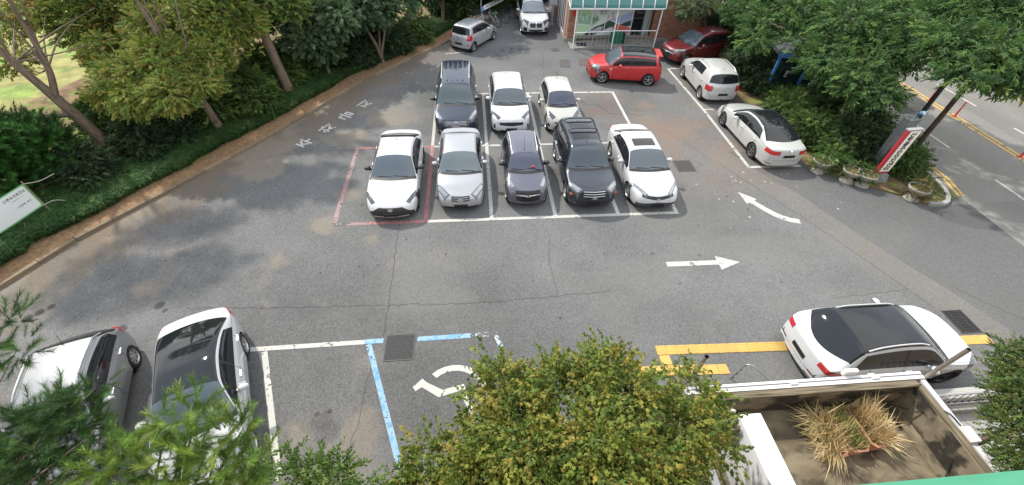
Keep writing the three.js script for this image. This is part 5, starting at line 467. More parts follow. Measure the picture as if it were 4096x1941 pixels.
buildCar(suv({ label: 'white compact crossover seen from behind in the east bays', x: 18.3, z: -10.42, hx: .02, hz: -1, paint: PEARL, L: 4.2, W: 1.8, H: 1.6, wb: 2.6, fo: .82, nh: .88, cowlS: 1.15, cowlH: 1.06, hdr: 1.85, rr: 3.72, gb: 4.02, deck: 1.08, r: .335, rails: [1.95, 3.5, alloy], antenna: [3.4, .2], roofGlass: null, G: { c0: 2.98, posts: [2.28], ck: -.1 }, lamps: [{ b: [.1, .5, .5, .9, .1, .55] }, { rear: 1, s1: .34, h0: .74, h1: 1.0, z0: .6 }], front: [{ n: 'grille', s1: .2, h0: .62, h1: .72, z1: .6, m: trim }, { n: 'rear_reflector', rear: 1, s1: .2, h0: .3, h1: .36, z1: .12, m: lampRed }], plateR: [.01, .6], emblem: [-4.2, .88, 'round'], emTilt: -.2 }));
buildCar(sedan({ label: 'white sedan with black roof and rear glass nearest the planters', x: 18.42, z: -4.9, hx: -.03, hz: -1, paint: PEARL, L: 4.885, W: 1.86, H: 1.485, wb: 2.76, fo: .98, nh: .72, cowlS: 1.38, cowlH: 1.0, hdr: 2.2, rr: 3.4, gb: 4.35, deck: 1.08, rimMat: M([.16, .16, .165], .4, { metalness: .7 }), spokes: 5, spokeStyle: 'wide', roofGlass: [2.0, 3.7], roofV: 6.2, lamps: [{ b: [.16, .5, .7, .9, .09, .5] }, { rear: 1, s1: .42, h0: .78, h1: .95, z0: .42 }], front: [{ n: 'grille', s1: .22, h0: .55, h1: .66, z1: .4, m: trim }, { n: 'rear_reflector', rear: 1, s1: .3, h0: .36, h1: .395, z0: .62, z1: .82, m: lampDark }], plateR: [.0, .74], emblem: [-4.86, .99, 'round'], emTilt: -.4 }));
// --- near cars
buildCar(suv({ label: 'large white coupe-like crossover with black glass roof on the yellow tactile path', x: 16.12, z: 6.32, hx: 1, hz: -.012, k: 1, paint: carPaint([.52, .535, .55]), L: 4.72, W: 1.96, H: 1.68, wb: 2.9, fo: .9, nh: .92, cowlS: 1.3, cowlH: 1.1, hdr: 2.02, rr: 3.78, gb: 4.48, deck: 1.13, tum: .5, r: .375, rim: .27, spokes: 5, spokeStyle: 'twin', rimMat: alloyDark, roofGlass: [1.8, 4.0], roofV: 6.3, rails: [2.1, 3.75, WHITE], clad: .3, handleMat: chrome, G: { c0: 4.05, ck: -1.05, ch: 1.25, posts: [2.62], rk: .14, rc: .02, v0: 5.07 },
  lamps: [{ b: [.12, .6, .6, .97, .09, .55], m: lampDark }, { rear: 1, s1: .46, h0: .84, h1: .99, k1: .06, z0: .56 }], front: [{ n: 'grille', s1: .25, h0: .42, h1: .8, z1: .5, m: trim }, { n: 'rear_reflector', rear: 1, s1: .45, h0: .48, h1: .53, z0: .5, z1: .94, m: M([.2, .01, .015], .3) }, { n: 'exhaust_trim', rear: 1, s1: .3, h0: .34, h1: .4, z0: .45, z1: .7, m: chrome }], plateR: [.02, .68], mirror: carPaint([.55, .56, .57], .3, .3) }));
buildCar(sedan({ label: 'white sedan with panoramic black glass from windshield to trunk under pine branches', x: -1.52, z: 6.6, hx: .386, hz: .922, k: 1, paint: WHITE, L: 4.85, W: 1.86, H: 1.47, wb: 2.8, fo: .95, nh: .72, cowlS: 1.38, cowlH: .99, hdr: 2.2, rr: 3.35, gb: 4.42, deck: 1.08, roofGlass: [2.0, 3.7], roofV: 6.14, spokes: 10, handleMat: chrome, wind: new THREE.MeshPhysicalMaterial({ color: rgb(0.068, 0.093, 0.115), roughness: .03 }), lamps: [{ b: [.16, .5, .8, .9, .1, .5] }, { rear: 1, s1: .34, h0: .82, h1: 1.0, z0: .62 }], front: [{ n: 'grille', s1: .22, h0: .5, h1: .64, z1: .5, m: trim }] }));
buildCar(hatch({ label: 'silver-grey hatchback with pale roof at the far left under pine branches', x: -4.3, z: 6.72, hx: .33, hz: .944, k: 1.02, paint: GREYSIL, L: 4.1, W: 1.7, H: 1.52, wb: 2.55, fo: .8, nh: .76, cowlS: 1.1, cowlH: 1.02, hdr: 1.85, rr: 3.3, gb: 3.9, deck: 1.04, r: .31, spokes: 7, handleMat: chrome, mirror: SILVER, antenna: [3.35, .22], lamps: [{ b: [.16, .44, .8, .82, .12, .5] }, { rear: 1, s1: .2, h0: .8, h1: 1.1, z0: .62 }], front: [{ n: 'grille', s1: .22, h0: .5, h1: .62, z1: .5, m: trim }], rails: [1.95, 3.5, SILVER] }));
const FGMAPLE = [[-1.57, 5.20, -1.31, 0.13, 0.10, 0.13], [-1.42, 5.20, -1.03, 0.22, 0.16, 0.22], [-1.17, 5.10, -0.75, 0.32, 0.24, 0.32], [-1.73, 5.10, -0.84, 0.13, 0.10, 0.13], [-0.30, 5.20, -1.32, 0.12, 0.09, 0.12], [0.02, 5.20, -1.37, 0.15, 0.11, 0.15], [0.27, 5.10, -1.33, 0.12, 0.09, 0.12], [-0.17, 5.20, -1.06, 0.27, 0.20, 0.27], [-0.77, 5.30, -1.05, 0.20, 0.15, 0.20], [-0.65, 5.30, -0.72, 0.39, 0.29, 0.39], [0.16, 5.30, -0.66, 0.43, 0.32, 0.43], [0.81, 4.90, -0.95, 0.22, 0.17, 0.22], [1.21, 4.80, -1.12, 0.17, 0.13, 0.17], [1.55, 4.60, -1.15, 0.16, 0.12, 0.16], [1.54, 4.60, -0.81, 0.26, 0.19, 0.26], [1.68, 4.50, -0.48, 0.23, 0.17, 0.23], [1.70, 4.40, -0.16, 0.19, 0.14, 0.19], [1.00, 4.80, -0.27, 0.44, 0.33, 0.44], [-1.85, 4.90, -0.48, 0.23, 0.17, 0.23], [-2.11, 4.90, -0.37, 0.17, 0.13, 0.17], [-2.45, 4.80, -0.36, 0.15, 0.11, 0.15], [-2.29, 4.70, -0.02, 0.35, 0.26, 0.35], [-2.52, 4.60, 0.07, 0.21, 0.16, 0.21], [-1.23, 5.20, -0.12, 0.54, 0.41, 0.54], [-0.32, 5.30, 0.04, 0.60, 0.45, 0.60], [0.30, 4.90, 0.23, 0.50, 0.38, 0.50], [-0.80, 5.00, 0.35, 0.72, 0.54, 0.72], [-1.71, 4.80, 0.18, 0.54, 0.41, 0.54]];
const FGPINE = [[0.12, 6.90, -1.11, 0.08, 0.07, 0.08], [0.15, 6.85, -0.96, 0.15, 0.12, 0.15], [-0.09, 6.80, -0.86, 0.14, 0.11, 0.14], [0.60, 6.85, -0.80, 0.13, 0.10, 0.13], [0.43, 6.80, -0.73, 0.18, 0.14, 0.18], [0.15, 6.75, -0.71, 0.18, 0.15, 0.18], [-0.38, 6.70, -0.72, 0.15, 0.12, 0.15], [0.74, 6.80, -0.53, 0.14, 0.11, 0.14], [-0.09, 6.70, -0.57, 0.21, 0.17, 0.21], [0.42, 6.75, -0.48, 0.22, 0.18, 0.22], [-0.53, 6.60, -0.59, 0.18, 0.14, 0.18], [0.12, 6.60, -0.42, 0.26, 0.21, 0.26], [0.66, 6.70, -0.37, 0.19, 0.16, 0.19]];
const DKPINE = [[1.03, 6.50, -1.09, 0.12, 0.09, 0.12], [0.95, 6.45, -1.01, 0.19, 0.15, 0.19], [0.69, 6.40, -0.99, 0.18, 0.14, 0.18], [0.45, 6.30, -0.94, 0.23, 0.19, 0.23], [0.86, 6.35, -0.80, 0.24, 0.19, 0.24], [0.31, 6.20, -0.77, 0.32, 0.25, 0.32], [0.74, 6.25, -0.63, 0.30, 0.24, 0.30], [1.23, 6.45, -0.67, 0.14, 0.11, 0.14], [0.50, 6.10, -0.49, 0.37, 0.30, 0.37], [1.01, 6.20, -0.46, 0.26, 0.21, 0.26], [1.33, 6.40, -0.50, 0.11, 0.09, 0.11], [-0.29, 6.60, -1.90, 0.16, 0.12, 0.16], [0.09, 6.60, -1.51, 0.18, 0.14, 0.18], [-0.24, 6.50, -1.64, 0.17, 0.14, 0.17]];
const FGEVER = [[0.54, 4.10, -1.02, 0.23, 0.20, 0.23], [-0.00, 4.00, -0.55, 0.25, 0.22, 0.25], [0.15, 3.90, -0.30, 0.36, 0.32, 0.36], [-0.13, 3.80, 0.17, 0.46, 0.41, 0.46], [-0.55, 3.70, 0.47, 0.21, 0.19, 0.21], [-0.40, 3.60, 0.69, 0.37, 0.34, 0.37], [0.71, 4.00, -0.57, 0.57, 0.52, 0.57]];
const FGSHRUB = [[-0.37, 5.10, -0.68, 0.14, 0.11, 0.14], [-0.09, 5.05, -0.59, 0.21, 0.17, 0.21], [0.25, 5.10, -0.59, 0.18, 0.14, 0.18], [0.55, 5.05, -0.50, 0.14, 0.12, 0.14], [0.06, 5.00, -0.41, 0.27, 0.21, 0.27], [0.41, 5.00, -0.38, 0.23, 0.19, 0.23], [-0.30, 5.00, -0.49, 0.17, 0.13, 0.17], [1.24, 4.90, -0.44, 0.09, 0.07, 0.09], [1.02, 4.80, -0.39, 0.12, 0.09, 0.12], [0.75, 4.90, -0.39, 0.12, 0.09, 0.12]];
const STREETB = [[-1.01, 4.63, -0.90, 1.20, 0.72, 1.20], [-0.37, 4.53, 0.11, 1.32, 0.79, 1.32], [0.54, 4.43, 0.43, 1.34, 0.81, 1.34], [-1.97, 4.33, 1.01, 0.61, 0.37, 0.61], [1.60, 4.93, -1.64, 1.58, 0.95, 1.58], [1.92, 4.93, -3.44, 1.65, 0.99, 1.65], [2.85, 5.13, -2.19, 1.65, 0.99, 1.65], [0.31, 4.83, -3.12, 1.18, 0.71, 1.18], [0.71, 4.23, 1.18, 0.85, 0.51, 0.85], [-0.32, 4.23, 0.99, 0.59, 0.35, 0.59], [2.18, 4.63, -0.37, 1.30, 0.78, 1.30]];
const ZELK = [[-3.37, 3.13, -4.64, 1.00, 0.55, 1.00], [-3.35, 3.33, -2.13, 1.19, 0.65, 1.19], [-3.21, 3.43, 0.31, 0.86, 0.48, 0.86], [-2.75, 3.23, 2.11, 1.19, 0.65, 1.19], [-2.11, 3.13, 3.33, 1.17, 0.64, 1.17], [-1.89, 2.83, 4.55, 0.74, 0.41, 0.74], [0.00, 3.43, 2.21, 1.08, 0.59, 1.08], [-0.68, 3.93, -0.18, 1.72, 0.95, 1.72], [1.79, 4.13, -0.25, 1.82, 1.00, 1.82], [-1.93, 3.93, -2.33, 1.50, 0.82, 1.50], [3.35, 4.13, -0.25, 1.16, 0.64, 1.16], [-0.81, 3.53, 1.78, 1.38, 0.76, 1.38], [-2.87, 2.73, 4.14, 0.51, 0.28, 0.51], [-4.32, 2.93, -1.34, 0.76, 0.42, 0.76]];
const YELLOW = [[-2.72, 2.50, 1.05, 0.78, 0.55, 0.78], [-1.35, 2.50, 1.58, 0.90, 0.63, 0.90], [-0.10, 2.70, 1.69, 0.92, 0.64, 0.92], [0.66, 2.80, 1.08, 0.82, 0.57, 0.82], [-1.93, 3.00, 0.59, 1.10, 0.77, 1.10], [-0.74, 3.30, 0.02, 1.20, 0.84, 1.20], [0.63, 3.20, -0.21, 1.07, 0.75, 1.07], [-3.65, 3.10, -1.33, 0.98, 0.68, 0.98], [1.20, 3.10, -1.70, 0.89, 0.62, 0.89], [-1.92, 3.80, -1.80, 1.30, 0.91, 1.30], [-0.41, 3.90, -2.08, 1.38, 0.97, 1.38], [0.98, 3.90, -2.70, 1.26, 0.88, 1.26], [-4.26, 3.60, -3.62, 1.05, 0.74, 1.05], [1.69, 3.70, -3.06, 0.69, 0.48, 0.69]];
const FORK = [[-3.38, 4.50, -4.00, 1.06, 0.74, 1.06], [-2.01, 4.40, -3.50, 0.89, 0.62, 0.89], [-0.81, 4.30, -3.24, 0.98, 0.69, 0.98], [0.35, 3.90, -1.74, 0.69, 0.48, 0.69], [-0.79, 4.00, -1.97, 0.53, 0.37, 0.53], [-2.44, 3.50, -1.37, 0.73, 0.51, 0.73], [-1.44, 3.20, -0.74, 0.47, 0.33, 0.47], [-0.39, 4.50, -4.03, 0.99, 0.70, 0.99], [-2.89, 4.20, -2.44, 0.63, 0.44, 0.63]];
// ---------------------------------------------------------------- vegetation
const barkTex = pixTex(256, 256, (u, v, i, j) => { const a = (fbm(u * 26, v * 5, 4, 321) - .5) * 90 + (hash2(i, j, 322) - .5) * 26; return [112 + a, 98 + a, 84 + a * .9]; }), bark = new THREE.MeshStandardMaterial({ map: barkTex, roughness: 1, bumpMap: barkTex, bumpScale: .02 }), barkDark = new THREE.MeshStandardMaterial({ map: barkTex, color: rgb(.42, .4, .38), roughness: 1 });
const leafMat = (tr = .35) => new THREE.MeshPhysicalMaterial({ color: rgb(1, 1, 1), roughness: .75, specularIntensity: .35, transmission: tr, thickness: 0, side: THREE.DoubleSide });
const LM = leafMat(.45), LMdark = new THREE.MeshPhysicalMaterial({ color: rgb(1, 1, 1), roughness: .75, specularIntensity: .35, side: THREE.DoubleSide });
function leafShape(kind, l) { // flat outline in x (across) / z (along), origin at the stalk
  if (kind === 'maple') { const pts = []; const lobes = [[-2.3, .5], [-1.15, .82], [0, 1], [1.15, .82], [2.3, .5]]; for (let k = 0; k < 5; k++) { const [a, r] = lobes[k]; pts.push([Math.sin(a) * r * l * .62, .42 * l + Math.cos(a) * r * l * .58]); if (k < 4) { const b = (lobes[k][0] + lobes[k + 1][0]) / 2; pts.push([Math.sin(b) * .3 * l, .42 * l + Math.cos(b) * .3 * l]); } } return [[0, .2 * l], ...pts]; }
  if (kind === 'long') return [[0, 0], [.15 * l, .3 * l], [.13 * l, .65 * l], [0, l], [-.13 * l, .65 * l], [-.15 * l, .3 * l]];
  return [[0, 0], [.24 * l, .25 * l], [.26 * l, .6 * l], [0, l], [-.26 * l, .6 * l], [-.24 * l, .25 * l]]; }
function spray(kind, n, len, leaf, seed, droop = .3) { const R = rng(seed), pos = [], m = new THREE.Matrix4(), e = new THREE.Euler(), q = new THREE.Quaternion(), v = V3(0, 0, 0);
  for (let k = 0; k < n; k++) { const t = (k + .5) / n, side = k % 2 ? 1 : -1, base = V3((R() - .5) * len * .12, -droop * len * t * t + (R() - .5) * len * .1, t * len); e.set((R() - .3) * .9 + droop * .6, side * (.5 + R() * .8) * (1 - t * .6) + (kind === 'maple' ? (R() - .5) * 2.5 : 0), (R() - .5) * 1.1, 'YXZ'); q.setFromEuler(e); const s = .75 + R() * .5; m.compose(base, q, V3(s, s, s)); const o = leafShape(kind, leaf), c = [0, leaf * .04, leaf * .4]; const P = o.map(([x, z]) => V3(x, -Math.abs(x) * .25 - z * z * .6 / leaf * .5, z).applyMatrix4(m)), C = V3(0, .0, leaf * .42).applyMatrix4(m); for (let i = 0; i < P.length; i++) { const a = P[i], b = P[(i + 1) % P.length]; pos.push(C.x, C.y, C.z, a.x, a.y, a.z, b.x, b.y, b.z); } }
  const g = new THREE.BufferGeometry(); g.setAttribute('position', new THREE.Float32BufferAttribute(pos, 3)); g.computeVertexNormals(); return g; }
function needleTuft(n, len, seed, w = .0018, shoot = .25) { const R = rng(seed), pos = []; for (let k = 0; k < n; k++) { const t = k / n, a = R() * 6.28, z = t * shoot, sp = .45 + R() * .55, dx = Math.cos(a) * sp, dy = Math.sin(a) * sp + .12, dz = .55 + R() * .4, l = len * (.7 + R() * .5) / Math.hypot(dx, dy, dz), px = -dy, py = dx, pl = Math.hypot(px, py) || 1; const ox = px / pl * w, oy = py / pl * w; pos.push(-ox, -oy, z, ox, oy, z, dx * l, dy * l, z + dz * l); } const g = new THREE.BufferGeometry(); g.setAttribute('position', new THREE.Float32BufferAttribute(pos, 3)); g.computeVertexNormals(); return g; }
function bladeTuft(n, h, w, seed, spread = .6) { const R = rng(seed), pos = []; for (let k = 0; k < n; k++) { const a = R() * 6.28, s = spread * (.3 + R()), c = Math.cos(a), d = Math.sin(a), hh = h * (.6 + R() * .5), wx = -d * w, wz = c * w, r1 = hh * s * .45, r2 = hh * s * 1.15, bx = (R() - .5) * .08, bz = (R() - .5) * .08; const A = [bx - wx, 0, bz - wz], B = [bx + wx, 0, bz + wz], C = [bx + c * r1 - wx, hh * .75, bz + d * r1 - wz], D = [bx + c * r1 + wx, hh * .75, bz + d * r1 + wz], E = [bx + c * r2, hh * (.95 - s * .3), bz + d * r2]; pos.push(...A, ...B, ...C, ...B, ...D, ...C, ...C, ...D, ...E); } const g = new THREE.BufferGeometry(); g.setAttribute('position', new THREE.Float32BufferAttribute(pos, 3)); g.computeVertexNormals(); return g; }
const SP = { broad: [1, 2, 3].map((s) => spray('oval', 11, .3, .11, 10 + s, .15)), fine: [1, 2, 3].map((s) => spray('oval', 14, .27, .072, 20 + s, .15)), long: [1, 2, 3].map((s) => spray('long', 13, .42, .15, 30 + s, .3)), bigoval: [1, 2, 3].map((s) => spray('oval', 9, .42, .19, 40 + s, .15)), maple: [1, 2, 3].map((s) => spray('maple', 11, .26, .062, 50 + s, .2)), small: [1, 2, 3].map((s) => spray('oval', 13, .26, .055, 60 + s, .1)), pine: [1, 2].map((s) => needleTuft(110, .1, 70 + s, .0022, .2)), juniper: [1, 2].map((s) => needleTuft(90, .16, 80 + s, .008, .42)), bamboo: [1, 2, 3].map((s) => spray('long', 11, .38, .15, 90 + s, .2)) };
// lobes: [x,y,z,rx,ry,rz]; sprays sit mostly near each lobe's surface, thinned where a noise field is low
function crown(parent, name, lobes, sp, count, cols, seed, o = {}) { const R = rng(seed), variants = SP[sp], mat = o.mat ?? LM, tot = lobes.reduce((a, l) => a + l[3] * l[4] * l[5], 0) ** 1, out = variants.map(() => []); const e = new THREE.Euler(), q = new THREE.Quaternion(), q2 = new THREE.Quaternion(), m4 = new THREE.Matrix4();
  const vol = lobes.map((l) => Math.pow(l[3] * l[4] * l[5], .8)), sv = vol.reduce((a, b) => a + b, 0); lobes.forEach((l, li) => { const n = Math.round(count * vol[li] / sv); for (let k = 0; k < n; k++) { const th = R() * 6.283, cz = R() * 2 - 1, sz = Math.sqrt(1 - cz * cz), d = V3(sz * Math.cos(th), cz, sz * Math.sin(th)), rr = Math.pow(R(), o.hollow ?? .38) * (1 + (R() - .5) * .22), p = V3(l[0] + d.x * l[3] * rr, l[1] + d.y * l[4] * rr, l[2] + d.z * l[5] * rr); if (p.y < (o.floor ?? .15)) continue; if (fbm(p.x * (o.gs ?? .8) + seed, p.z * (o.gs ?? .8) + p.y * .9, 3, seed) < (o.gap ?? .38)) continue;
      q.setFromUnitVectors(V3(0, 0, 1), V3(d.x + (R() - .5) * 1.1, d.y * .35 + (R() - .55) * .7 + (o.lift ?? 0), d.z + (R() - .5) * 1.1).normalize()); e.set(0, 0, (R() - .5) * (o.roll ?? 3)); q2.setFromEuler(e); q.multiply(q2); const s = (o.s ?? 1) * (.7 + R() * .6); m4.compose(p, q, V3(s, s, s)); out[R() * variants.length | 0].push(m4.clone()); } });
  const C = new THREE.Color(); out.forEach((list, vi) => { if (!list.length) return; const im = new THREE.InstancedMesh(variants[vi], mat, list.length); list.forEach((m, i) => { im.setMatrixAt(i, m); const c = cols[Math.pow(R(), o.bias ?? 1) * cols.length | 0], v = .72 + R() * .56; im.setColorAt(i, C.setRGB(c[0] * v, c[1] * v, c[2] * v)); }); im.name = name; im.userData.kind = 'stuff'; parent.add(im); }); }
function tree(name, label, [x, y, z], limbs, lobes, sp, count, cols, seed, o = {}) { const t = thing(name, label, o.cat ?? 'tree', [x, y, z], 0, o.group); if (o.auto) { const R = rng(seed + 5); for (const l of lobes) { const f = o.auto[R() * o.auto.length | 0], m = [lerp(f[0], l[0], .5) + (R() - .5) * .2, lerp(f[1], l[1], .62), lerp(f[2], l[2], .5) + (R() - .5) * .2], r0 = o.limb ?? .05; limbs.push([[f, m, [l[0], l[1], l[2]]], [r0, r0 * .6, r0 * .22], 7]); } }
  if (limbs.length) part(t, 'trunk', limbs.map((l, i) => taper(l[0], l[1], l[2] ?? 12, i ? 7 : 11, seed + i)), o.bark ?? bark); crown(t, o.cn ?? 'crown', lobes, sp, count, cols, seed, o); return t; }
const YEL = [[0.234, 0.303, 0.051], [0.181, 0.265, 0.049], [0.292, 0.308, 0.061], [0.139, 0.212, 0.041], [0.33, 0.292, 0.071]], GRN = [[0.072, 0.137, 0.027], [0.093, 0.165, 0.032], [0.057, 0.117, 0.027], [0.121, 0.192, 0.038]], DK = [[0.028, 0.063, 0.021], [0.039, 0.083, 0.026], [0.023, 0.053, 0.019], [0.053, 0.099, 0.029]], BLUEG = [[0.062, 0.118, 0.051], [0.083, 0.146, 0.061], [0.048, 0.099, 0.042], [0.104, 0.165, 0.071]], ZEL = [[0.077, 0.157, 0.039], [0.107, 0.2, 0.05], [0.061, 0.129, 0.032], [0.152, 0.243, 0.055], [0.046, 0.108, 0.032]], OLIVE = [[0.192, 0.242, 0.039], [0.255, 0.28, 0.05], [0.143, 0.205, 0.033], [0.316, 0.273, 0.055], [0.106, 0.167, 0.031]], PINE = [[0.12, 0.213, 0.037], [0.167, 0.265, 0.047], [0.084, 0.159, 0.032], [0.203, 0.287, 0.053]], PINE_SHADED = [[0.052, 0.108, 0.031], [0.072, 0.138, 0.036], [0.039, 0.084, 0.026]], JUN = [[0.032, 0.101, 0.02], [0.043, 0.129, 0.022], [0.026, 0.075, 0.017]];

// ---- west bank: trees from the left edge to the bicycle shelter
const WG = 'trees on the planted bank';
tree('forked_tree', 'forked bare-limbed tree leaning at the left edge above the juniper', [-9.6, .1, -4.5], [[[[0, 0, 0], [-.35, 1.2, -.1], [-.75, 2.6, -.1]], [.26, .2, .18], 10], [[[-.75, 2.6, -.1], [-1.0, 4.0, .1], [-1.6, 6.4, 0]], [.16, .12, .06]], [[[-.75, 2.6, -.1], [-.5, 3.6, -.4], [-.2, 6.2, -.6]], [.12, .1, .05]], [[[-.6, 1.95, -.1], [-1.3, 2.3, .7], [-2.4, 3.2, 1.5]], [.12, .09, .05]]], [...FORK, [-.4, 7.6, -.6, 1.7, 1.0, 1.5], [-1.9, 8.6, .5, 1.6, 1.0, 1.5], [.8, 8.8, -1.6, 1.3, .9, 1.3], [-.6, 9.6, -.4, 1.5, .9, 1.4]], 'fine', 7000, [...YEL, [.28, .15, .05]], 501, { group: WG, gap: .49, auto: [[-1.0, 4.0, .1], [-.5, 3.6, -.4]], limb: .04 });
tree('maple_tree', 'yellow-green tree with its crown low over the bank', [-6.15, .1, -6.3], [[[[0, 0, 0], [-.25, 1.4, -.1], [-.6, 3.2, -.3], [-.9, 6, -.4]], [.2, .15, .12, .05], 14], [[[-.2, 1.3, -.1], [-1.0, 2.2, .5], [-1.7, 2.8, .9]], [.09, .06, .03]], [[[-.5, 2.7, -.3], [.3, 3.6, .2], [.8, 4.4, .5]], [.08, .05, .03]]], [...YELLOW, [-.6, 6.8, -.9, 1.4, .8, 1.3], [.5, 7.6, -1.8, 1.2, .8, 1.2], [-1.2, 8.0, -1.9, 1.2, .8, 1.2]], 'fine', 23000, YEL, 511, { group: WG, gap: .42, gs: 1.3, auto: [[-.25, 1.4, -.1], [-.6, 3.2, -.3]], limb: .05 });
tree('tall_tree', 'thick straight-trunked tree leaning over the middle of the bank', [-4.15, .1, -9.8], [[[[0, 0, 0], [-.15, 1.6, -.1], [-.3, 3.4, -.2], [-.4, 6.8, -.3]], [.27, .22, .19, .08], 16], [[[-.3, 3.2, -.2], [-1.2, 4.2, .3], [-2.0, 4.9, .6]], [.1, .07, .03]], [[[-.3, 3.6, -.2], [.5, 4.6, -.7], [1.1, 5.2, -1.0]], [.1, .07, .03]]], [[-1.2, 4.4, .3, 1.3, .9, 1.2], [.1, 4.8, -.6, 1.4, .9, 1.3], [-.7, 5.3, -.8, 1.5, .9, 1.4], [-2.0, 3.4, -.9, 1.3, 1.1, 1.3], [.9, 4.2, -1.4, 1.2, .9, 1.2], [-1.2, 6.8, -1.0, 1.3, .8, 1.2], [-.6, 7.7, -2.0, 1.2, .8, 1.2]], 'broad', 6400, [...GRN, ...YEL.slice(0, 2)], 521, { group: WG, gap: .5, gs: 1.4 });
tree('crooked_tree', 'slim crooked tree with large grey-green leaves near the kerb', [-2.45, .1, -11.75], [[[[0, 0, 0], [-.15, .6, 0], [-.1, 1.2, -.1], [-.35, 2.2, -.2]], [.1, .08, .07, .04], 12], [[[-.1, 1.2, -.1], [.4, 1.9, -.2], [.8, 2.6, -.4]], [.05, .04, .02]]], [[-.5, 2.3, .1, 1.2, .8, 1.1], [.6, 2.9, -.4, 1.2, .8, 1.1], [-.9, 3.2, -.8, 1.3, .9, 1.2], [.1, 1.5, .1, .6, .35, .5]], 'bigoval', 2000, BLUEG, 531, { group: WG, gap: .34 });
tree('multistem_tree', 'many-stemmed tree with grey-green leaves left of the silver hatchback', [-.05, .1, -13.9], [[[[0, 0, 0], [-.1, .7, 0], [-.5, 1.7, -.1], [-.8, 2.6, -.2]], [.15, .12, .08, .04], 12], [[[0, .4, 0], [.25, 1.2, 0], [.6, 2.2, -.2]], [.09, .07, .04]], [[[-.05, .5, 0], [.05, 1.5, -.2], [.1, 2.6, -.4]], [.08, .06, .03]]], [[-.7, 2.9, .1, 1.3, .8, 1.2], [.7, 2.9, -.3, 1.4, .9, 1.2], [0, 3.6, -.8, 1.7, 1.0, 1.4], [-1.4, 3.4, -1, 1.2, .9, 1.2]], 'bigoval', 2700, BLUEG, 541, { group: WG, gap: .33 });
tree('corner_tree', 'dark leafy tree behind the silver hatchback and the bicycle shelter', [3.3, .1, -20.2], [[[[0, 0, 0], [.1, 1.6, 0], [.2, 4, -.2]], [.14, .11, .06]], [[[.05, .9, 0], [-.4, 2, 0], [-.8, 3.2, -.1]], [.08, .06, .03]]], [[0, 3.2, .3, 1.7, 1.3, 1.5], [1.3, 2.8, -1.0, 1.6, 1.4, 1.5], [-1.4, 2.6, .7, 1.5, 1.2, 1.4], [.4, 4.6, -.6, 2.2, 1.3, 2.0], [1.2, 1.2, -.6, 1.0, .9, 1.0]], 'broad', 8000, [...DK, ...GRN.slice(0, 1)], 551, { group: WG });
tree('shade_tree', 'dark tree overhanging the bicycles at the top of the photograph', [5.6, .1, -24.6], [[[[0, 0, 0], [.2, 2, 0], [.4, 5, 0]], [.2, .16, .08]]], [[.2, 3.6, .6, 2.0, 1.2, 1.7], [1.7, 4.4, 0, 2.2, 1.2, 2.0], [-1.2, 3.0, .8, 1.6, 1.2, 1.5], [3.4, 4.7, .2, 1.9, 1.0, 1.9]], 'broad', 6500, DK, 561, { group: WG });
tree('inner_tree', 'slender tree standing deeper in the park behind the yellow-green crown', [-10.2, .1, -10.5], [[[[0, 0, 0], [-.3, 2, 0], [-.8, 5, -.2]], [.17, .13, .07]]], [[-1.2, 3.6, .4, 2.0, 1.2, 1.8], [.4, 3.0, .6, 1.7, 1.1, 1.5], [-.4, 4.8, -.4, 2.2, 1.2, 2.0]], 'fine', 9000, [...YEL, ...GRN.slice(0, 2)], 571, { group: WG, gap: .4 });
tree('park_tree', 'mid green park tree above the middle of the bank', [-7.4, .1, -14.2], [[[[0, 0, 0], [-.1, 2, 0], [-.3, 5, -.2]], [.18, .14, .07]]], [[-.2, 3.4, .6, 2.0, 1.3, 1.8], [1.6, 3.0, .2, 1.7, 1.2, 1.6], [-1.6, 4.2, -.6, 2.0, 1.2, 1.8], [.4, 4.8, -.6, 2.2, 1.3, 2.0]], 'broad', 8000, [...GRN, YEL[1]], 581, { group: WG });
tree('far_park_tree', 'green park tree far up the bank behind the crooked tree', [-3.4, .1, -17.5], [[[[0, 0, 0], [-.1, 2, 0], [0, 4.4, -.2]], [.16, .12, .06]]], [[0, 2.6, .6, 2.0, 1.3, 1.7], [1.8, 3.0, -.6, 1.9, 1.3, 1.7], [-1.9, 3.0, 0, 1.9, 1.3, 1.7], [.2, 4.2, -.6, 2.4, 1.3, 2.0]], 'broad', 8000, [...GRN, ...BLUEG], 591, { group: WG });
tree('juniper', 'dark juniper with feathery sprays above the white banner', [-11.9, .1, -2.6], [[[[0, 0, 0], [0, 1.4, 0], [.1, 3, 0]], [.14, .1, .04]]], [[0, 1.1, .6, 1.5, 1.1, 1.3], [1.0, 1.5, -.5, 1.1, 1.0, 1.0], [-.2, 2.5, .2, 1.1, .9, 1.1], [-1.4, 1.7, .8, 1.3, 1.2, 1.2], [.9, 2.3, .7, .7, .7, .7]], 'juniper', 3800, JUN, 601, { group: WG, gap: .3, mat: LMdark, lift: .55 });
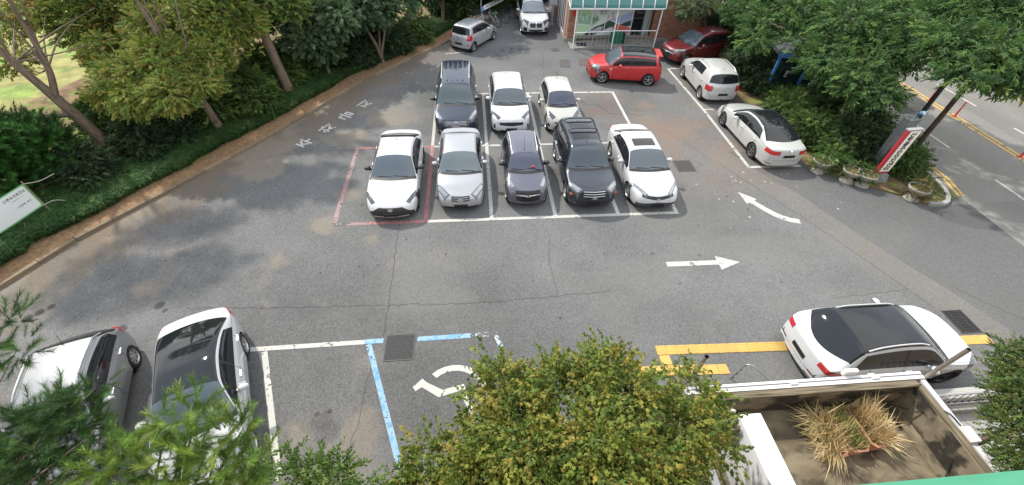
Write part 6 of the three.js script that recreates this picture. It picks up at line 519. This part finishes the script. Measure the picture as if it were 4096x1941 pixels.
// understorey shrubs, one by one
{ const R = rng(606); const spots = [[-9.6, -3.0, .95, 'near the banner'], [-8.6, -4.9, 1.0, 'right of the forked trunk'], [-7.9, -5.9, .85, 'below the yellow-green crown'], [-7.2, -7.6, 1.1, 'behind the yellow-green tree'], [-5.6, -8.6, 1.2, 'between the yellow-green tree and the thick trunk'], [-5.2, -11.4, 1.2, 'just behind the thick trunk'], [-3.9, -12.5, 1.0, 'left of the crooked tree'], [-2.6, -14.0, 1.3, 'behind the crooked tree'], [-1.5, -14.0, .9, 'between crooked and many-stemmed trees'], [-.6, -15.8, 1.3, 'behind the many-stemmed tree'], [.6, -16.0, .9, 'right of the many-stemmed tree'], [1.7, -17.6, .95, 'beside the silver hatchback'], [-8.9, -7.6, 1.2, 'in the shade behind the forked tree'], [-10.6, -6.6, 1.1, 'left of the shaded shrub'], [3.6, -21.9, 1.2, 'left of the bicycle shelter'], [6.6, -24.6, 1.3, 'behind the white bicycle'], [8.4, -25.4, 1.3, 'behind the farther bicycles'], [10.2, -27, 1.3, 'at the end of the drive behind the kidney-grille vehicle']];
  for (const [x, z, s, w] of spots) tree('shrub', 'dense dark green shrub ' + w, [x, .1, z], [[[[0, 0, 0], [.05, .4, 0], [.1, .8 * s, .05]], [.05, .04, .02], 6]], [[0, .75 * s, 0, .95 * s, .8 * s, .9 * s], [.6 * s, .5 * s, .5 * s, .7 * s, .55 * s, .7 * s], [-.6 * s, .6 * s, -.3 * s, .75 * s, .7 * s, .75 * s]], R() < .6 ? 'broad' : 'fine', Math.round(1900 * s * s), R() < .7 ? DK : GRN, 610 + (x * 10 | 0), { cat: 'shrub', group: 'understorey shrubs on the bank', cn: 'foliage', gap: .3, floor: 0 }); }
{ // ground cover of strap leaves along the dirt strip
  const R = rng(701), A = offsetLine(KERB, .95), B = offsetLine(KERB, 3.1), n = 13000, geos = [1, 2].map((s) => bladeTuft(16, .42, .009, 700 + s, .75)), C = new THREE.Color(); const ims = geos.map((g) => { const im = new THREE.InstancedMesh(g, LMdark, n / 2); im.name = numbered('ground_cover'); im.userData.kind = 'stuff'; im.userData.label = 'dark strap-leaved ground cover along the kerb bank'; im.userData.category = 'ground cover'; scene.add(im); return im; }); const m4 = new THREE.Matrix4(), q = new THREE.Quaternion(), e = new THREE.Euler(); let lens = []; for (let i = 1; i < 8; i++) lens.push(Math.hypot(KERB[i + 1][0] - KERB[i][0], KERB[i + 1][1] - KERB[i][1])); const tot = lens.reduce((a, b) => a + b, 0);
  for (let k = 0; k < n; k++) { let d = R() * tot, i = 0; while (d > lens[i]) d -= lens[i++]; i++; const t = d / lens[i - 1], f = Math.pow(R(), 1.2), wob = (fbm(k * .0 + (i + t) * 3.3, 2, 3, 9) - .5) * .5; const x0 = lerp(A[i][0], A[i + 1][0], t), z0 = lerp(A[i][1], A[i + 1][1], t), x1 = lerp(B[i][0], B[i + 1][0], t), z1 = lerp(B[i][1], B[i + 1][1], t), ff = f + wob * (1 - f) * .55; e.set(0, R() * 6.28, 0); q.setFromEuler(e); const s = .75 + R() * .55; m4.compose(V3(lerp(x0, x1, ff), .09, lerp(z0, z1, ff)), q, V3(s, s, s)); const im = ims[k % 2], c = DK[R() * 4 | 0], v = .85 + R() * .6; im.setMatrixAt(k >> 1, m4); im.setColorAt(k >> 1, C.setRGB(c[0] * v * 1.15, c[1] * v * 1.15, c[2] * v * 1.1)); } }

// ---- east side
tree('zelkova_tree', 'big leafy street tree spreading over the blue booth', [23.9, .07, -8.2], [[[[0, 0, 0], [-.2, 1.2, .3], [-.5, 2.6, .5], [-.4, 4.2, .2]], [.28, .23, .19, .1], 16], [[[-.3, 2.0, .4], [-1.9, 3.1, .8], [-3.6, 3.7, .6]], [.14, .1, .05]], [[[-.5, 2.6, .5], [.9, 3.6, 1.2], [2.2, 4.0, 1.6]], [.12, .09, .04]], [[[-.4, 2.8, .4], [-1.4, 3.8, -1.4], [-2.4, 4.3, -3]], [.12, .09, .04]]], ZELK, 'long', 8600, ZEL, 801, { gap: .4, gs: 1.1, auto: [[-.5, 2.6, .5], [-1.9, 3.1, .8], [.9, 3.3, 1.2]], limb: .05, cat: 'tree', group: 'street trees on the east side' });
tree('street_tree', 'leafy street tree whose slim dark trunk leans behind the lamp post', [25.0, .07, -3.15], [[[[0, 0, 0], [0, 2.2, 0], [.05, 4.2, -.05], [.12, 5.4, -.12]], [.12, .1, .09, .05], 14], [[[.05, 3.9, -.05], [.8, 4.5, -.4], [1.6, 4.7, -.6]], [.06, .04, .02]]], STREETB, 'long', 5600, ZEL, 811, { gap: .38, gs: 1.1, bark: barkDark, auto: [[.05, 4.2, -.05], [.1, 4.9, -.1]], limb: .03, group: 'street trees on the east side' });
tree('roadside_tree', 'dark street tree farther up the road behind the big spreading tree', [25.0, .07, -14], [[[[0, 0, 0], [0, 2.4, 0], [.1, 5, 0]], [.18, .15, .08]]], [[-.4, 3.2, .2, 2.0, .9, 1.7], [-2.4, 2.9, -.6, 1.8, .9, 1.6], [1.4, 3.6, -.4, 1.8, .9, 1.7], [-.6, 4.3, -.8, 2.4, 1.0, 2.2], [-3.0, 2.2, .9, 1.2, .7, 1.2]], 'long', 4200, [...ZEL, ...DK.slice(0, 2)], 821, { gap: .36, group: 'street trees on the east side' });
tree('far_street_tree', 'street tree by the far end of the road at the upper right', [25.2, .07, -21], [[[[0, 0, 0], [0, 2.4, 0], [.1, 5, 0]], [.18, .15, .08]]], [[0, 3.2, 0, 2.4, 1.1, 2.0], [-2.0, 2.8, -.6, 1.9, 1.1, 1.8], [2.0, 3.2, .2, 1.9, 1.0, 1.8]], 'long', 2600, [...ZEL, ...DK.slice(0, 2)], 831, { gap: .36, group: 'street trees on the east side' });
tree('far_side_tree', 'street tree on the far pavement at the upper right corner', [38.5, .1, -9], [[[[0, 0, 0], [0, 2.4, 0], [.1, 5, 0]], [.18, .15, .08]]], [[-.6, 2.6, .4, 2.2, 1.1, 2.0], [-1.2, 3.6, -2.2, 2.2, 1.1, 2.2], [.2, 3.4, 2.6, 2.2, 1.1, 2.2]], 'long', 2600, [...ZEL, ...DK.slice(0, 2)], 841, { gap: .33, group: 'street trees on the east side' });
tree('far_side_tree', 'street tree on the far pavement behind the lane dashes', [38.6, .1, -15.5], [[[[0, 0, 0], [0, 2.4, 0], [.1, 5, 0]], [.18, .15, .08]]], [[-.4, 2.6, .4, 2.4, 1.2, 2.2], [.2, 3.4, -2.2, 2.4, 1.2, 2.2], [-1.4, 2.0, 2.0, 1.6, .9, 1.6]], 'long', 2400, [...ZEL, ...DK.slice(0, 2)], 851, { gap: .33, group: 'street trees on the east side' });
tree('small_tree', 'small pale-leaved tree hanging in front of the brick wall', [20.6, .07, -16.4], [[[[0, 0, 0], [-.3, 1.4, .2], [-1.2, 2.4, .7]], [.09, .07, .04]], [[[-.5, 1.7, .3], [-1.6, 2.5, .9], [-2.4, 2.7, 1.2]], [.05, .04, .02]]], [[-2.2, 2.65, 1.0, .9, .45, .6], [-1.3, 2.9, .8, .9, .5, .7], [-2.0, 2.2, 1.0, .5, .3, .4], [-.3, 2.8, .5, .8, .5, .7]], 'long', 520, [[.13, .17, .08], [.1, .14, .06], [.16, .19, .09]], 861, { gap: .3, s: .8 });
// bamboo-like shrubs in the bed, and the round shrubs by the pillar
{ const put = (label, x, z, s, h, sp, cols, n, seed) => tree('bed_shrub', label, [x, .07, z], [[[[0, 0, 0], [.03, .5 * h, 0], [.08, h, .04]], [.035, .03, .012], 6]], [[0, .65 * h, 0, .95 * s, .6 * h, .95 * s], [.5 * s, .5 * h, .5 * s, .75 * s, .5 * h, .75 * s], [-.5 * s, .55 * h, -.4 * s, .75 * s, .5 * h, .75 * s]], sp, n, cols, seed, { cat: 'shrub', cn: 'foliage', group: 'shrubs in the east planting bed', gap: .27, floor: 0 });
  put('feathery shrub behind the maroon car', 21.7, -15.9, 1.1, 1.9, 'long', DK, 700, 901); put('feathery shrub behind the timber steps', 22.4, -13.4, 1.2, 1.8, 'bamboo', DK, 800, 902); put('feathery dark shrub beside the white compact crossover', 20.75, -10.9, .95, 1.7, 'bamboo', DK, 700, 903); put('feathery shrub between the crossover and the booth', 20.9, -9.7, .5, 1.0, 'bamboo', DK, 400, 904); put('leafy bamboo clump in front of the booth', 21.9, -7.7, .8, .85, 'bamboo', GRN, 800, 905); put('leafy bamboo clump beside the roof of the white black-roofed sedan', 21.0, -6.4, .85, 1.1, 'bamboo', GRN, 900, 906); put('leafy bamboo clump behind the trunk of the white black-roofed sedan', 20.95, -4.7, .8, 1.1, 'bamboo', GRN, 900, 907); put('leafy bamboo clump above the bowl planters', 21.6, -3.1, .75, .95, 'bamboo', GRN, 900, 908); put('round dark shrub in the middle of the bed', 22.9, -5.7, 1.25, 1.6, 'broad', DK, 900, 909); put('low bamboo clump left of the stone pillar', 22.2, -3.6, 1.0, 1.3, 'bamboo', DK, 700, 910); put('yellowish shrub at the road edge of the bed', 24.0, -4.9, .9, 1.2, 'fine', [...GRN, YEL[1]], 520, 911); put('dark shrub between booth and road', 23.3, -7.0, 1.1, 1.3, 'broad', DK, 700, 912); put('shrub on the island right of the red pillar', 23.4, -1.95, .6, 1.1, 'small', GRN, 1100, 913); put('shrub at the foot of the slim street tree', 24.2, -2.9, .7, 1.0, 'small', DK, 600, 914); put('bright low shrub in the bowl nearest the sedan', 20.15, -2.35, .28, 1.0, 'small', [[.08, .17, .03], [.1, .2, .035]], 150, 915); put('grass-like shrub spilling over the middle bowl planter', 21.0, -1.75, .3, .95, 'small', GRN, 200, 916); put('small plant in the bowl beside the pillar', 21.45, -1.35, .24, .8, 'small', GRN, 90, 917); put('dry plant in the lone island bowl', 22.95, -.35, .26, .85, 'small', [[.14, .16, .04], [.18, .14, .05]], 110, 918); put('dark hedge shrub by the far end of the bed', 22.2, -18.2, 1.4, 1.6, 'broad', DK, 800, 919); put('hedge shrub right of the brick building', 23.2, -16, 1.3, 1.5, 'broad', DK, 800, 920); }
{ const im = new THREE.InstancedMesh(bladeTuft(9, .08, .006, 930, 1), LMdark, 900), R = rng(931), m4 = new THREE.Matrix4(), C = new THREE.Color(); for (let k = 0; k < 900; k++) { m4.makeRotationY(R() * 6.28).setPosition(23.2 + R() * 1.75, .07, -2.6 + R() * 2.5); im.setMatrixAt(k, m4); const v = .7 + R() * .6; im.setColorAt(k, C.setRGB(.13 * v, .14 * v, .06 * v)); } im.name = 'island_grass'; im.userData = { kind: 'stuff', label: 'short dry grass on the island tip', category: 'grass' }; scene.add(im); }

// ---- foreground trees in front of the building
tree('foreground_maple', 'olive maple crown in the foreground hiding part of the wheelchair bay', [6.9, 0, 9.9], [[[[0, 0, 0], [.05, 2.4, -.1], [-.05, 4.6, -.3]], [.14, .12, .08], 12]], FGMAPLE, 'maple', 8200, OLIVE, 951, { gap: .43, gs: 3.4, hollow: .5, auto: [[.05, 3.4, -.1], [-.05, 4.4, -.3]], limb: .035 });
tree('foreground_pine', 'bright pine branches reaching over the two near-left cars', [2.6, 0, 10.75], [[[[0, 0, 0], [0, 3, 0], [-.1, 6.4, -.1]], [.16, .12, .07], 10]], FGPINE, 'pine', 330, PINE, 961, { s: .8, gap: .1, lift: .5, hollow: .6, auto: [[-.05, 6.0, -.1]], limb: .02, cn: 'needles', mat: LMdark });
tree('shaded_pine', 'darker pine boughs over the silver-grey hatchback', [.4, 0, 10.4], [[[[0, 0, 0], [0, 3, 0], [0, 6.2, 0]], [.15, .12, .06], 10]], DKPINE, 'pine', 440, PINE_SHADED, 971, { s: .85, gap: .1, lift: .5, hollow: .6, auto: [[0, 5.8, 0]], limb: .02, cn: 'needles', mat: LMdark });  // shade put into the needle colours, darker than the sunlit pine
tree('foreground_shrub_tree', 'bright green small-leaved treetop at the bottom edge below the empty bay', [3.0, 0, 10.35], [[[[0, 0, 0], [0, 2, 0], [0, 4.4, -.1]], [.08, .06, .03], 8], [[[0, 3.6, 0], [-.5, 4.6, -.4], [-.8, 5.0, -.6]], [.03, .02, .01]]], FGSHRUB, 'small', 380, [[.1, .19, .035], [.13, .22, .045], [.075, .15, .03], [.16, .24, .05]], 981, { gap: .3, gs: 2.4, s: .8 });
tree('foreground_evergreen', 'dense broadleaf evergreen at the right edge beside the forecourt', [14.2, 0, 9.5], [[[[0, 0, 0], [0, 1.6, 0], [.1, 3.6, 0]], [.1, .08, .04], 8]], FGEVER, 'small', 1500, [[.09, .15, .035], [.12, .18, .04], [.06, .11, .03], [.16, .17, .05]], 991, { gap: .3, gs: 2, s: .85 });
scene.traverse((o) => { if (o.isMesh || o.isInstancedMesh) { o.castShadow = true; o.receiveShadow = true; } });
renderer.render(scene, camera);
